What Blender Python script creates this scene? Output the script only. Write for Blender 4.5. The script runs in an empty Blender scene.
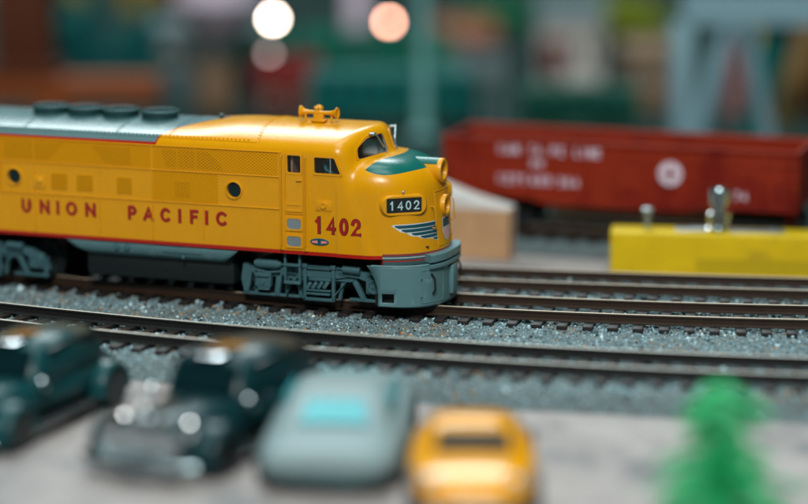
import bpy, bmesh, math, random
import numpy as np
from mathutils import Vector, Matrix
from mathutils.geometry import delaunay_2d_cdt
random.seed(7); rng = np.random.default_rng(7)
PI = math.pi
scn = bpy.context.scene
col = scn.collection

# ------------------------------------------------------------------ materials
class E_:
    """tiny expression builder over Math nodes"""
    def __init__(s, nt, sock): s.nt, s.s = nt, sock
    def _op(s, op, o=None, c=None):
        n = s.nt.nodes.new('ShaderNodeMath'); n.operation = op
        s.nt.links.new(s.s, n.inputs[0])
        for i, q in ((1, o), (2, c)):
            if q is None: continue
            if isinstance(q, E_): s.nt.links.new(q.s, n.inputs[i])
            else: n.inputs[i].default_value = q
        return E_(s.nt, n.outputs[0])
    def __add__(s, o): return s._op('ADD', o)
    def __sub__(s, o): return s._op('SUBTRACT', o)
    def __mul__(s, o): return s._op('MULTIPLY', o)
    def __gt__(s, o): return s._op('GREATER_THAN', o)
    def __lt__(s, o): return s._op('LESS_THAN', o)
    def __pow__(s, o): return s._op('POWER', o)
    def inv(s): return s._op('MULTIPLY_ADD', -1.0, 1.0)
    def abs(s): return s._op('ABSOLUTE')
    def sin(s): return s._op('SINE')
    def mx(s, o): return s._op('MAXIMUM', o)
    def mn(s, o): return s._op('MINIMUM', o)

def coords(nt):
    tc = nt.nodes.new('ShaderNodeTexCoord'); sp = nt.nodes.new('ShaderNodeSeparateXYZ')
    nt.links.new(tc.outputs['Object'], sp.inputs[0])
    return tc, E_(nt, sp.outputs[0]), E_(nt, sp.outputs[1]), E_(nt, sp.outputs[2])

def noise(nt, vec, scale, detail=4, rough=.55):
    n = nt.nodes.new('ShaderNodeTexNoise'); n.inputs['Scale'].default_value = scale
    n.inputs['Detail'].default_value = detail; n.inputs['Roughness'].default_value = rough
    nt.links.new(vec, n.inputs['Vector'])
    return n

def mixc(nt, fac, a, b):
    m = nt.nodes.new('ShaderNodeMix'); m.data_type = 'RGBA'
    for v, k in ((fac, 0), (a, 6), (b, 7)):
        if isinstance(v, E_): nt.links.new(v.s, m.inputs[k])
        elif hasattr(v, 'links'): nt.links.new(v, m.inputs[k])
        elif k == 0: m.inputs[0].default_value = v
        else: m.inputs[k].default_value = (*v, 1)
    return m.outputs[2]

def base(name):
    m = bpy.data.materials.new(name); m.use_nodes = True
    return m, m.node_tree, m.node_tree.nodes['Principled BSDF']

def mat(name, c, rough=.5, metal=0., var=.12, vscale=6., bump=0., bscale=20., coat=0., c2=None, c2t=.62, spec=.5, rvar=.1):
    m, nt, b = base(name)
    tc, X, Y, Z = coords(nt)
    n = noise(nt, tc.outputs['Object'], vscale)
    hi = tuple(min(1, q * (1 + var)) for q in c); lo = tuple(q * (1 - var) for q in c)
    out = mixc(nt, n.outputs['Fac'], lo, hi)
    if c2:
        n2 = noise(nt, tc.outputs['Object'], vscale * .37, 6, .7)
        f = E_(nt, n2.outputs['Fac'])
        f = ((f - c2t) * 9)._op('MAXIMUM', 0.)._op('MINIMUM', 1.)
        out = mixc(nt, f, out, c2)
    nt.links.new(out, b.inputs['Base Color'])
    n3 = noise(nt, tc.outputs['Object'], vscale * 2.3, 5)
    r = E_(nt, n3.outputs['Fac']) * (2 * rvar) + (rough - rvar)
    nt.links.new(r.s, b.inputs['Roughness'])
    b.inputs['Metallic'].default_value = metal
    b.inputs['Coat Weight'].default_value = coat; b.inputs['Coat Roughness'].default_value = .12
    b.inputs['Specular IOR Level'].default_value = spec
    if bump:
        n4 = noise(nt, tc.outputs['Object'], bscale, 6, .6)
        bp = nt.nodes.new('ShaderNodeBump'); bp.inputs['Strength'].default_value = bump; bp.inputs['Distance'].default_value = .05
        nt.links.new(n4.outputs['Fac'], bp.inputs['Height']); nt.links.new(bp.outputs[0], b.inputs['Normal'])
    return m

YEL = (.74, .325, .0012); RED = (.42, .012, .006); GRY = (.105, .22, .24); RGRY = (.12, .215, .225); TEA = (.004, .125, .105)

def carbody_material():
    m, nt, b = base('engine_paint')
    tc, X, Y, Z = coords(nt)
    n = noise(nt, tc.outputs['Object'], 1.6, 5)
    c = mixc(nt, n.outputs['Fac'], tuple(q * .93 for q in YEL), tuple(q * 1.06 for q in YEL))
    mp = nt.nodes.new('ShaderNodeMapping'); mp.inputs['Scale'].default_value = (5.5, 5.5, .7); nt.links.new(tc.outputs['Object'], mp.inputs[0])
    gm = E_(nt, noise(nt, mp.outputs[0], 1.0, 7, .7).outputs['Fac'])
    gm = ((gm - .56) * 4)._op('MAXIMUM', 0.)._op('MINIMUM', 1.) * .22
    sp_ = E_(nt, noise(nt, tc.outputs['Object'], 26., 3, .6).outputs['Fac'])
    gm = gm.mx((sp_ > .735) * .30)
    c = mixc(nt, gm, c, (.30, .15, .02))
    ya = Y.abs()
    xb = (ya * -1.2) + (ya * ya * .22) + (Z.mn(4.4) * .25) - (5.8 + 1.1)
    grey = (Z > 4.255) * (X < (xb - .05))
    red = (Z > 4.185) * (X < xb)
    low = (Z < 1.475) * (X < -.66)
    red = red.mx(low)
    roofc = mixc(nt, noise(nt, tc.outputs['Object'], 1.1, 6).outputs['Fac'], tuple(q * .85 for q in RGRY), tuple(q * 1.15 for q in RGRY))
    c = mixc(nt, red, c, RED)
    c = mixc(nt, grey, c, roofc)
    # anti-glare panel on the hood
    ay = Y.abs()
    el = (((X + 1.0) * (1 / 1.13))**2.0 + (ay * (1 / 1.62))**2.0) < 1.0
    bk = X > ((ay * ay) * -.2 - .70)
    gr = el * bk * (Z > 3.5)
    c = mixc(nt, gr, c, TEA)
    # bands round the foot of the nose
    fr = X > -.66
    c = mixc(nt, fr * (Z < 1.52), c, tuple(q * .45 for q in GRY))
    c = mixc(nt, fr * (Z < 1.50) * (Z > 1.47), c, RED)
    c = mixc(nt, fr * (Z < 1.43) * (Z > 1.40), c, (.42, .5, .5))
    c = mixc(nt, fr * (Z < 1.34) * (Z > 1.31), c, RED)
    nt.links.new(c, b.inputs['Base Color'])
    n3 = noise(nt, tc.outputs['Object'], 3., 6)
    r = E_(nt, n3.outputs['Fac']) * .14 + .20
    nt.links.new(r.s, b.inputs['Roughness'])
    b.inputs['Specular IOR Level'].default_value = .36
    n4 = noise(nt, tc.outputs['Object'], 9., 5)
    bp = nt.nodes.new('ShaderNodeBump'); bp.inputs['Strength'].default_value = .05; bp.inputs['Distance'].default_value = .05
    nt.links.new(n4.outputs['Fac'], bp.inputs['Height']); nt.links.new(bp.outputs[0], b.inputs['Normal'])
    return m

def screen_material(name, dark):
    """expanded diamond mesh: strands in body colour, holes showing what lies behind"""
    m, nt, b = base(name)
    tc, X, Y, Z = coords(nt)
    k = 2 * PI / .085
    a = ((X * .75 + Z) * k).sin(); d = ((X * .75 - Z) * k).sin()
    h = a.mx(d)
    hole = ((h * -1.0 + .25) * 4)._op('MAXIMUM', 0.)._op('MINIMUM', 1.)
    c = mixc(nt, hole, tuple(q * .97 for q in YEL), dark)
    nt.links.new(c, b.inputs['Base Color']); b.inputs['Roughness'].default_value = .5; b.inputs['Specular IOR Level'].default_value = .15
    bp = nt.nodes.new('ShaderNodeBump'); bp.inputs['Strength'].default_value = .22; bp.inputs['Distance'].default_value = .02
    nt.links.new(h.s, bp.inputs['Height']); nt.links.new(bp.outputs[0], b.inputs['Normal'])
    return m

def glass_material(name, tint=(.03, .05, .05), rough=.03):
    m, nt, b = base(name)
    b.inputs['Base Color'].default_value = (*tint, 1); b.inputs['Roughness'].default_value = rough
    b.inputs['Alpha'].default_value = .14; b.inputs['Specular IOR Level'].default_value = .8
    return m

def emit_material(name, c, s):
    m, nt, b = base(name)
    b.inputs['Base Color'].default_value = (*c, 1)
    b.inputs['Emission Color'].default_value = (*c, 1); b.inputs['Emission Strength'].default_value = s
    return m

def rail_material(name, side, top):
    m, nt, b = base(name)
    tc, X, Y, Z = coords(nt)
    g = nt.nodes.new('ShaderNodeNewGeometry'); sp = nt.nodes.new('ShaderNodeSeparateXYZ')
    nt.links.new(g.outputs['Normal'], sp.inputs[0])
    up = (E_(nt, sp.outputs[2]) > .75) * (Z > -.03)
    n = noise(nt, tc.outputs['Object'], 5., 6, .7)
    sc = mixc(nt, n.outputs['Fac'], tuple(q * .5 for q in side), tuple(q * 1.5 for q in side))
    tcx = mixc(nt, noise(nt, tc.outputs['Object'], 1.3, 6, .7).outputs['Fac'], tuple(q * .75 for q in top), top)  # pale top colour stands in for the shine of bare nickel
    c = mixc(nt, up, sc, tcx)
    nt.links.new(c, b.inputs['Base Color'])
    b.inputs['Metallic'].default_value = .05
    nt.links.new((up * -.12 + .5).s, b.inputs['Roughness'])
    return m

def attr_material(name, rough=.85):
    m, nt, b = base(name)
    a = nt.nodes.new('ShaderNodeAttribute'); a.attribute_name = 'tone'
    nt.links.new(a.outputs['Color'], b.inputs['Base Color']); b.inputs['Roughness'].default_value = rough; b.inputs['Specular IOR Level'].default_value = .2
    return m

M = dict(
    paint=carbody_material(),
    yellow=mat('yellow_enamel', YEL, .36, var=.05, coat=.0),
    dyellow=mat('yellow_trim', tuple(q * .85 for q in YEL), .4, var=.05),
    screen=screen_material('mesh_screen', (.46, .165, .001)),
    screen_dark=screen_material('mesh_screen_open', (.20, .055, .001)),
    grey=mat('grey_teal_paint', GRY, .42, var=.12, vscale=3, bump=.1, bscale=30, c2=(.22, .36, .38), c2t=.60),
    truckgrey=mat('truck_plastic', (.055, .14, .16), .4, var=.2, vscale=5, bump=.15, bscale=25, c2=(.09, .18, .20), c2t=.6),
    fan=mat('fan_grey', (.018, .075, .08), .4, var=.2, c2=(.05, .13, .14), c2t=.58),
    black=mat('black_plastic', (.008, .013, .014), .5, var=.3),
    interior=mat('cab_interior', (.42, .24, .17), .7, var=.4, vscale=2),
    silver=mat('silver_metal', (.40, .47, .49), .35, metal=.7, var=.08),
    chrome=mat('chrome_plate', (.75, .8, .82), .12, metal=1., var=.05),
    red=mat('red_lettering', (.36, .008, .006), .45, var=.1),
    outline=mat('black_outline', (.03, .01, .006), .5),
    navy=mat('emblem_blue', (.008, .075, .10), .45), white=mat('emblem_white', (.62, .68, .68), .45),
    pink=mat('emblem_red', (.75, .27, .27), .45), numw=mat('number_ice_blue', (.45, .68, .70), .4),
    teal=mat('antiglare_green', TEA, .35),
    glass=glass_material('cab_glass'), portglass=glass_material('porthole_glass', (.02, .08, .09)),
    lens=mat('lamp_lens', (.55, .25, .06), .15, metal=.6),
    tie=mat('tie_plastic', (.011, .008, .007), .6, var=.5, vscale=8, bump=.3, c2=(.07, .06, .055)),
    rail1=rail_material('rail_weathered', (.034, .018, .010), (.85, .71, .54)),
    rail2=rail_material('rail_bright', (.012, .012, .012), (1.0, .96, .86)),
    stones=attr_material('ballast_stones'),
)

# ------------------------------------------------------------------ object helpers
def link(o, parent=None):
    col.objects.link(o)
    if parent: o.parent = parent
    return o
def mesh_obj(name, verts, faces, m=None, parent=None, smooth=False, angle=None):
    me = bpy.data.meshes.new(name); me.from_pydata([tuple(v) for v in verts], [], faces); me.update()
    return fin(name, me, m, parent, smooth, angle)
def fin(name, me, m=None, parent=None, smooth=False, angle=None):
    if isinstance(m, (list, tuple)):
        for q in m: me.materials.append(q)
    elif m: me.materials.append(m)
    if smooth or angle:
        me.polygons.foreach_set('use_smooth', [True] * len(me.polygons))
        if angle: me.set_sharp_from_angle(angle=math.radians(angle))
    return link(bpy.data.objects.new(name, me), parent)
def thing(name, label, cat, loc=(0, 0, 0), rz=0, group=None):
    o = bpy.data.objects.new(name, None); o.empty_display_size = .5; link(o)
    o.location = loc; o.rotation_euler[2] = rz
    return tag(o, label, cat, group)
def tag(o, label=None, cat=None, group=None, kind=None):
    if label: o['label'] = label
    if cat: o['category'] = cat
    if group: o['group'] = group
    if kind: o['kind'] = kind
    return o

class B:
    """collects primitives in one bmesh"""
    def __init__(s): s.b = bmesh.new()
    def _xf(s, vs, M4):
        bmesh.ops.transform(s.b, matrix=M4, verts=vs)
    def box(s, c, d, bev=0., rot=None, seg=2):
        g = bmesh.ops.create_cube(s.b, size=1); vs = g['verts']
        bmesh.ops.scale(s.b, vec=d, verts=vs)
        if bev:
            es = list({e for v in vs for e in v.link_edges})
            r = bmesh.ops.bevel(s.b, geom=es, offset=bev, segments=seg, affect='EDGES', profile=.5)
            vs = list({v for f in r['faces'] for v in f.verts} | {v for v in vs if v.is_valid})
        s._xf(vs, Matrix.Translation(c) @ (rot.to_4x4() if rot else Matrix.Identity(4)))
        return s
    def cyl(s, a, b_, r, r2=None, n=16, caps=True):
        a, b_ = Vector(a), Vector(b_); d = b_ - a
        g = bmesh.ops.create_cone(s.b, cap_ends=caps, segments=n, radius1=r, radius2=r if r2 is None else r2, depth=d.length)
        q = Vector((0, 0, 1)).rotation_difference(d).to_matrix().to_4x4()
        s._xf(g['verts'], Matrix.Translation((a + b_) / 2) @ q); return s
    def tube(s, pts, r, n=8):
        pts = [Vector(p) for p in pts]
        rings = []
        for i, p in enumerate(pts):
            t = (pts[min(i + 1, len(pts) - 1)] - pts[max(i - 1, 0)]).normalized()
            u = t.cross(Vector((0, 0, 1)) if abs(t.z) < .9 else Vector((1, 0, 0))).normalized(); w = t.cross(u)
            rr = r[i] if isinstance(r, (list, tuple)) else r
            rings.append([s.b.verts.new(p + (u * math.cos(2 * PI * k / n) + w * math.sin(2 * PI * k / n)) * rr) for k in range(n)])
        for a, c in zip(rings, rings[1:]):
            for k in range(n): s.b.faces.new((a[k], a[(k + 1) % n], c[(k + 1) % n], c[k]))
        s.b.faces.new(rings[0][::-1]); s.b.faces.new(rings[-1]); return s
    def lathe(s, prof, c, axis=(0, 0, 1), n=24, caps=True):
        q = Vector((0, 0, 1)).rotation_difference(Vector(axis)).to_matrix(); c = Vector(c)
        rings = [[s.b.verts.new(c + q @ Vector((r * math.cos(2 * PI * k / n), r * math.sin(2 * PI * k / n), z))) for k in range(n)] for r, z in prof]
        for a, d in zip(rings, rings[1:]):
            for k in range(n): s.b.faces.new((a[k], a[(k + 1) % n], d[(k + 1) % n], d[k]))
        if caps and prof[0][0] > 1e-4: s.b.faces.new(rings[0][::-1])
        if caps and prof[-1][0] > 1e-4: s.b.faces.new(rings[-1])
        return s
    def ball(s, c, r, sub=2, sc=(1, 1, 1)):
        g = bmesh.ops.create_icosphere(s.b, subdivisions=sub, radius=r)
        s._xf(g['verts'], Matrix.Translation(c) @ Matrix.Diagonal((*sc, 1))); return s
    def prism(s, pts2, y0, y1, f=None):
        """polygon in (x,z) between y0 and y1"""
        a = [s.b.verts.new((x, y0, z)) for x, z in pts2]; c = [s.b.verts.new((x, y1, z)) for x, z in pts2]
        n = len(a)
        s.b.faces.new(a); s.b.faces.new(c[::-1])
        for i in range(n): s.b.faces.new((a[i], c[i], c[(i + 1) % n], a[(i + 1) % n]))
        return s
    def loft(s, rings, closed=True, caps=True):
        R = [[s.b.verts.new(p) for p in r] for r in rings]; n = len(R[0])
        for a, c in zip(R, R[1:]):
            for k in range(n if closed else n - 1): s.b.faces.new((a[k], a[(k + 1) % n], c[(k + 1) % n], c[k]))
        if caps: s.b.faces.new(R[0][::-1]); s.b.faces.new(R[-1])
        return s
    def done(s, name, m, parent=None, smooth=True, angle=35):
        bmesh.ops.remove_doubles(s.b, verts=s.b.verts, dist=1e-5)
        bmesh.ops.recalc_face_normals(s.b, faces=s.b.faces)
        me = bpy.data.meshes.new(name); s.b.to_mesh(me); s.b.free()
        return fin(name, me, m, parent, smooth, angle if smooth else None)

def dup(root, loc=None, rz=None, label=None):
    r = root.copy(); col.objects.link(r)
    if loc is not None: r.location = loc
    if rz is not None: r.rotation_euler[2] = rz
    if label: r['label'] = label
    for ch in root.children:
        c = ch.copy(); col.objects.link(c); c.parent = r
        for g in ch.children:
            d = g.copy(); col.objects.link(d); d.parent = c
    return r

# ------------------------------------------------------------------ engine body field
W = 1.85
def smax(a, b, k):
    h = np.clip(.5 + .5 * (a - b) / k, 0, 1); return b * (1 - h) + a * h + k * h * (1 - h)
def smin(a, b, k): return -smax(-a, -b, k)
def roofz(ay): return 4.82 - 0.40 * (ay / 1.72)**2.4
def fieldN(x, y, z):
    ay = np.abs(y)
    xf = 0.60 - 0.21 * np.clip((z - 1.4) / 2.3, 0, 1.2)
    x0 = -1.45
    u = np.clip((x - x0) / (xf - x0), 0, None)
    rho = (u**2.25 + (ay / W)**2.25)**(1 / 2.25)
    zs = 2.95; zt = 4.06 - 0.10 * np.clip((x + 1.1) / 1.4, 0, 1)**1.5
    t = np.clip((z - zs) / (zt - zs), 0, None)
    g = (rho**4.2 + t**2.6)**(1 / 4.2)
    return smax((g - 1) * 1.4, -(x + 1.9), .02)
def sect(ay, z): return smax(ay - W, (z - roofz(ay)) * .95, .22)
def fieldK(x, y, z):
    ay = np.abs(y); f = sect(ay, z)
    n = (1 + .40**2 + .33**2)**.5
    ws = (x + .20 * ay + .12 * ay * ay + .33 * (z - 4.05) + .97) / n
    return smax(f, ws, .25)
def field(x, y, z): return smin(fieldN(x, y, z), fieldK(x, y, z), .10)

def surface_nets(F, X, Y, Z):
    nx, ny, nz = F.shape
    ins = F < 0
    cell = np.zeros((nx - 1, ny - 1, nz - 1), int); acc = np.zeros((nx - 1, ny - 1, nz - 1, 3)); cnt = np.zeros((nx - 1, ny - 1, nz - 1))
    G = np.stack(np.meshgrid(X, Y, Z, indexing='ij'), -1)
    corners = [(i, j, k) for i in (0, 1) for j in (0, 1) for k in (0, 1)]
    sl = lambda c: (slice(c[0], nx - 1 + c[0]), slice(c[1], ny - 1 + c[1]), slice(c[2], nz - 1 + c[2]))
    for a in range(8):
        for b in range(a + 1, 8):
            A, Bc = corners[a], corners[b]
            if sum(abs(p - q) for p, q in zip(A, Bc)) != 1: continue
            fa, fb = F[sl(A)], F[sl(Bc)]
            cr = (fa < 0) != (fb < 0)
            t = np.where(cr, fa / np.where(fa == fb, 1, fa - fb), 0)[..., None]
            acc += np.where(cr[..., None], G[sl(A)] * (1 - t) + G[sl(Bc)] * t, 0); cnt += cr
    act = cnt > 0
    idx = -np.ones(act.shape, int); idx[act] = np.arange(act.sum())
    V = acc[act] / cnt[act][:, None]
    faces = []
    for ax in range(3):
        o = [0, 0, 0]; o[ax] = 1
        a = F[tuple(slice(0, s - q) for s, q in zip(F.shape, o))] < 0
        b = F[tuple(slice(q, None) for q in o)] < 0
        cr = np.argwhere(a != b)
        u, w = [(1, 2), (2, 0), (0, 1)][ax]
        cr = cr[(cr[:, u] > 0) & (cr[:, w] > 0)]
        cr = cr[(cr[:, u] < F.shape[u] - 1) & (cr[:, w] < F.shape[w] - 1)]
        def g(du, dw):
            q = cr.copy(); q[:, u] += du; q[:, w] += dw
            return idx[q[:, 0], q[:, 1], q[:, 2]]
        Q = np.stack([g(-1, -1), g(0, -1), g(0, 0), g(-1, 0)], 1)
        flip = ~a[cr[:, 0], cr[:, 1], cr[:, 2]]
        Q[flip] = Q[flip][:, ::-1]
        faces.append(Q)
    return V, np.concatenate(faces)

XJ = -3.56; TH = .09; ZB = 1.375
def grad(f, P, e=1e-3):
    g = np.stack([f(*(P + d).T) - f(*(P - d).T) for d in np.eye(3) * e], 1) / (2 * e)
    return g
def nose_mesh():
    s = .05
    X = np.arange(-3.56 - 2 * s - .02, .85, s); Y = np.arange(-2.0 - s / 2, 2.03, s); Z = np.arange(1.25, 5.05, s)
    GX, GY, GZ = np.meshgrid(X, Y, Z, indexing='ij')
    f = field(GX, GY, GZ)
    F = np.maximum(np.maximum(f, -(f + TH)), np.maximum(XJ - GX, ZB - GZ))
    V, Q = surface_nets(F, X, Y, Z)
    for _ in range(4):
        fv = field(*V.T); g = grad(field, V); g2 = (g**2).sum(1) + 1e-6
        outer = fv > -TH / 2
        tgt = np.where(outer, fv, fv + TH)
        ok = (V[:, 0] > XJ + .04) & (V[:, 2] > ZB + .04)
        st = np.clip(tgt / g2, -.05, .05) * ok
        V = V - g * st[:, None]
    V[V[:, 0] < XJ + .035, 0] = XJ; V[V[:, 2] < ZB + .035, 2] = ZB
    # the edge ring at the joint and along the foot sits exactly on the surface
    e = (V[:, 0] <= XJ + .001) | (V[:, 2] <= ZB + .001)
    for _ in range(4):
        Ve = V[e]; fv = field(*Ve.T); g = grad(field, Ve)
        g[Ve[:, 0] <= XJ + .001, 0] = 0; g[Ve[:, 2] <= ZB + .001, 2] = 0
        tgt = np.where(fv > -TH / 2, fv, fv + TH)
        near = np.abs(tgt) < .045
        V[e] = Ve - g * (np.clip(tgt, -.05, .05) * near / ((g**2).sum(1) + 1e-6))[:, None]
    me = bpy.data.meshes.new('nose'); me.from_pydata(V.tolist(), [], Q.tolist()); me.update()
    return me
def section(off=0.):
    """half-open outline of the body in (y,z) from near foot over the roof to the far foot"""
    pts = []
    for a in np.linspace(-PI / 2, PI / 2, 121):
        lo, hi = .5, 4.
        cy, cz = 0, 3.2
        dy, dz = math.sin(a), math.cos(a)
        for _ in range(40):
            m = (lo + hi) / 2
            if float(sect(np.array(abs(dy * m)), np.array(cz + dz * m))) + off < 0: lo = m
            else: hi = m
        pts.append((dy * lo, cz + dz * lo))
    return [(-W + off, ZB)] + pts + [(W - off, ZB)]
def drop(x, z):
    t = min(1, max(0, (-5.1 - x) / 2.0)); t = t * t * (3 - 2 * t)
    return .13 * t * min(1, max(0, (z - 4.44) / .36))
def rear_mesh(x0=-17.4, x1=XJ):
    o, i = section(), section(TH)
    ring = o + i[::-1]
    b = B(); b.loft([[(x, y, z - drop(x, z)) for y, z in ring] for x in [x0, -7.3] + list(np.linspace(-7.1, -4.9, 9)) + [x1]])
    bmesh.ops.recalc_face_normals(b.b, faces=b.b.faces)
    # rear end wall
    me = bpy.data.meshes.new('rear'); b.b.to_mesh(me); b.b.free(); return me

def boolean(ob, cutters):
    for c in cutters:
        md = ob.modifiers.new('cut', 'BOOLEAN'); md.operation = 'DIFFERENCE'; md.solver = 'EXACT'; md.object = c
    dg = bpy.context.evaluated_depsgraph_get(); dg.update()
    me = bpy.data.meshes.new_from_object(ob.evaluated_get(dg))
    ob.modifiers.clear(); ob.data = me
    for c in cutters: bpy.data.objects.remove(c)
    return ob

# nose front plan: s = arc length from the centre, negative towards the near side
def plan_curve(z, off=0.):
    y = W * np.sin(np.linspace(-1, 1, 241) * PI / 2) * .9999
    lo, hi = np.full(241, -1.6), np.full(241, 1.5)
    for _ in range(34):
        m = (lo + hi) / 2; q = fieldN(m, y, np.full(241, z)) < 0
        lo = np.where(q, m, lo); hi = np.where(q, hi, m)
    A = np.stack([lo, y], 1); d = np.r_[0, np.cumsum(np.hypot(*np.diff(A, axis=0).T))]
    d -= np.interp(0, A[:, 1], d)
    return d, A
_pc = {}
def nose_point(s, z, off=.004):
    k = round(z / .1); 
    def at(kk):
        if kk not in _pc: _pc[kk] = plan_curve(kk * .1)
        d, A = _pc[kk]
        return np.array([np.interp(s, d, A[:, 0]), np.interp(s, d, A[:, 1])])
    k0 = math.floor(z / .1); f = z / .1 - k0
    p = at(k0) * (1 - f) + at(k0 + 1) * f
    P = np.array([[p[0], p[1], z]])
    g = grad(fieldN, P)[0]; g /= np.linalg.norm(g)
    P = P[0] - g * float(fieldN(*P[0])) * .8 + g * off
    return P
def decal(name, poly, m, parent, off=.004, step=.06):
    """polygon given in (arc length, height) laid on the curved nose"""
    pl = [Vector(p) for p in poly]
    xs = [p[0] for p in poly]; zs = [p[1] for p in poly]
    extra = []
    def inside(x, z):
        c = False; j = len(poly) - 1
        for i in range(len(poly)):
            if (poly[i][1] > z) != (poly[j][1] > z) and x < (poly[j][0] - poly[i][0]) * (z - poly[i][1]) / (poly[j][1] - poly[i][1]) + poly[i][0]: c = not c
            j = i
        return c
    dense = []
    for i in range(len(poly)):
        a, c = Vector(poly[i]), Vector(poly[(i + 1) % len(poly)]); n = max(1, int((c - a).length / step))
        dense += [a.lerp(c, t / n) for t in range(n)]
    for x in np.arange(min(xs), max(xs), step):
        for z in np.arange(min(zs), max(zs), step):
            if inside(x + .01, z + .01): extra.append(Vector((x + .01, z + .01)))
    n = len(dense)
    v, e, f, *_ = delaunay_2d_cdt(dense + extra, [], [list(range(n))], 1, 1e-5)
    return mesh_obj(name, [nose_point(q[0], q[1], off) for q in v], [list(q) for q in f], m, parent, smooth=True)

# ------------------------------------------------------------------ stroke lettering
def arc(cx, cy, rx, ry, a0, a1, n=14): return [(cx + rx * math.cos(math.radians(a0 + (a1 - a0) * i / n)), cy + ry * math.sin(math.radians(a0 + (a1 - a0) * i / n))) for i in range(n + 1)]
GL = {
    'U': [[(0, 1), (0, .42)] + arc(.5, .42, .5, .42, 180, 360) + [(1, .42), (1, 1)]],
    'N': [[(0, 0), (0, 1)], [(0, 1), (1, 0)], [(1, 0), (1, 1)]],
    'I': [[(.5, 0), (.5, 1)]],
    'O': [arc(.5, .5, .5, .5, 0, 360, 28)],
    'P': [[(0, 0), (0, 1)], [(0, 1), (.55, 1)] + arc(.55, .72, .42, .28, 90, -90, 10) + [(0, .44)]],
    'A': [[(0, 0), (.5, 1), (1, 0)], [(.2, .3), (.8, .3)]],
    'C': [arc(.56, .5, .56, .5, 48, 312, 22)],
    'F': [[(0, 0), (0, 1), (1, 1)], [(0, .52), (.85, .52)]],
    'S': [arc(.5, .74, .45, .26, 20, 270, 12) + arc(.5, .26, .45, .26, 90, -160, 12)],
    'T': [[(0, 1), (1, 1)], [(.5, 1), (.5, 0)]],
    'E': [[(1, 0), (0, 0), (0, 1), (1, 1)], [(0, .5), (.8, .5)]],
    'L': [[(0, 1), (0, 0), (.9, 0)]],
    '1': [[(.62, 0), (.62, 1)], [(.0, .78), (.45, .93)]],
    '4': [[(.75, 0), (.75, 1), (0, .28), (.96, .28)]],
    '0': [arc(.5, .5, .46, .5, 0, 360, 28)],
    '2': [arc(.5, .7, .45, .3, 170, -30, 12) + [(.05, 0), (1, 0)]],
    '5': [[(.9, 1), (.15, 1), (.1, .58)] + arc(.48, .33, .47, .33, 120, -150, 12)],
    '7': [[(0, 1), (1, 1), (.4, 0)]],
    '3': [arc(.45, .75, .42, .25, 150, -90, 10) + arc(.45, .27, .48, .27, 90, -150, 10)],
    '6': [arc(.5, .3, .46, .3, 0, 360, 20), [(.06, .35), (.25, .8), (.7, 1)]],
}
def strokes(glyph, w, h, t):
    """quads/ngons (list of polygons) for a glyph of width w, height h with stroke t"""
    out = []
    for line in GL[glyph]:
        P = [Vector(((t / 2 + a * (w - t)) if w > t * 1.5 else w / 2, t / 2 + b * (h - t))) for a, b in line]
        closed = (P[0] - P[-1]).length < 1e-5
        L, R = [], []
        for i, p in enumerate(P):
            a = P[i - 1] if i else (P[-2] if closed else None)
            c = P[i + 1] if i < len(P) - 1 else (P[1] if closed else None)
            d1 = (p - a).normalized() if a is not None else (c - p).normalized()
            d2 = (c - p).normalized() if c is not None else d1
            m = (d1 + d2).normalized(); nrm = Vector((-m.y, m.x)); k = min(1.6, 1 / max(.35, nrm.dot(Vector((-d1.y, d1.x)))))
            ext = Vector((0, 0))
            if not closed and i == 0: ext = -d1 * t / 2
            if not closed and i == len(P) - 1: ext = d1 * t / 2
            L.append(p + nrm * t / 2 * k + ext); R.append(p - nrm * t / 2 * k + ext)
        for i in range(len(P) - 1): out.append([R[i], R[i + 1], L[i + 1], L[i]])
    return out
def lettering(name, items, mp, m, parent):
    """items: (glyph, u0, v0, w, h, t); mp maps (u,v)->xyz"""
    V, Fc = [], []
    for i, (g, u, v, w, h, t) in enumerate(items):
        for j, poly in enumerate(strokes(g, w, h, t)):
            k = len(V); V += [mp(u + p.x, v + p.y, (j % 4) * .0005) for p in poly]; Fc.append([k, k + 1, k + 2, k + 3])
    return mesh_obj(name, V, Fc, m, parent)

# ================================================================== SETTING
TRK = {  # centre lines y = a x^2 + b x + c
    1: (.0085, .09, .03), 2: (.0070, .056, -5.59), 3: (.0046, .141, 3.75), 4: (.0, .010, 12.55)}
def yc(k, x): a, b, c = TRK[k]; return a * x * x + b * x + c
def dyc(k, x): a, b, c = TRK[k]; return 2 * a * x + b
GZ0 = -.80
def bed_z(x, y):
    d1 = np.minimum(np.minimum(np.abs(y - yc(1, x)), np.abs(y - yc(2, x))), np.abs(y - yc(3, x)))
    lo, hi = yc(2, x) - 2.55, yc(3, x) + 2.1
    edge = np.minimum(y - lo, hi - y)
    z = -.365 - .08 * np.clip((d1 - 1.6) / 1.1, 0, 1)
    return np.maximum(GZ0 - .12, z - np.clip(.45 - edge, 0, 2) * .95)

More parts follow.
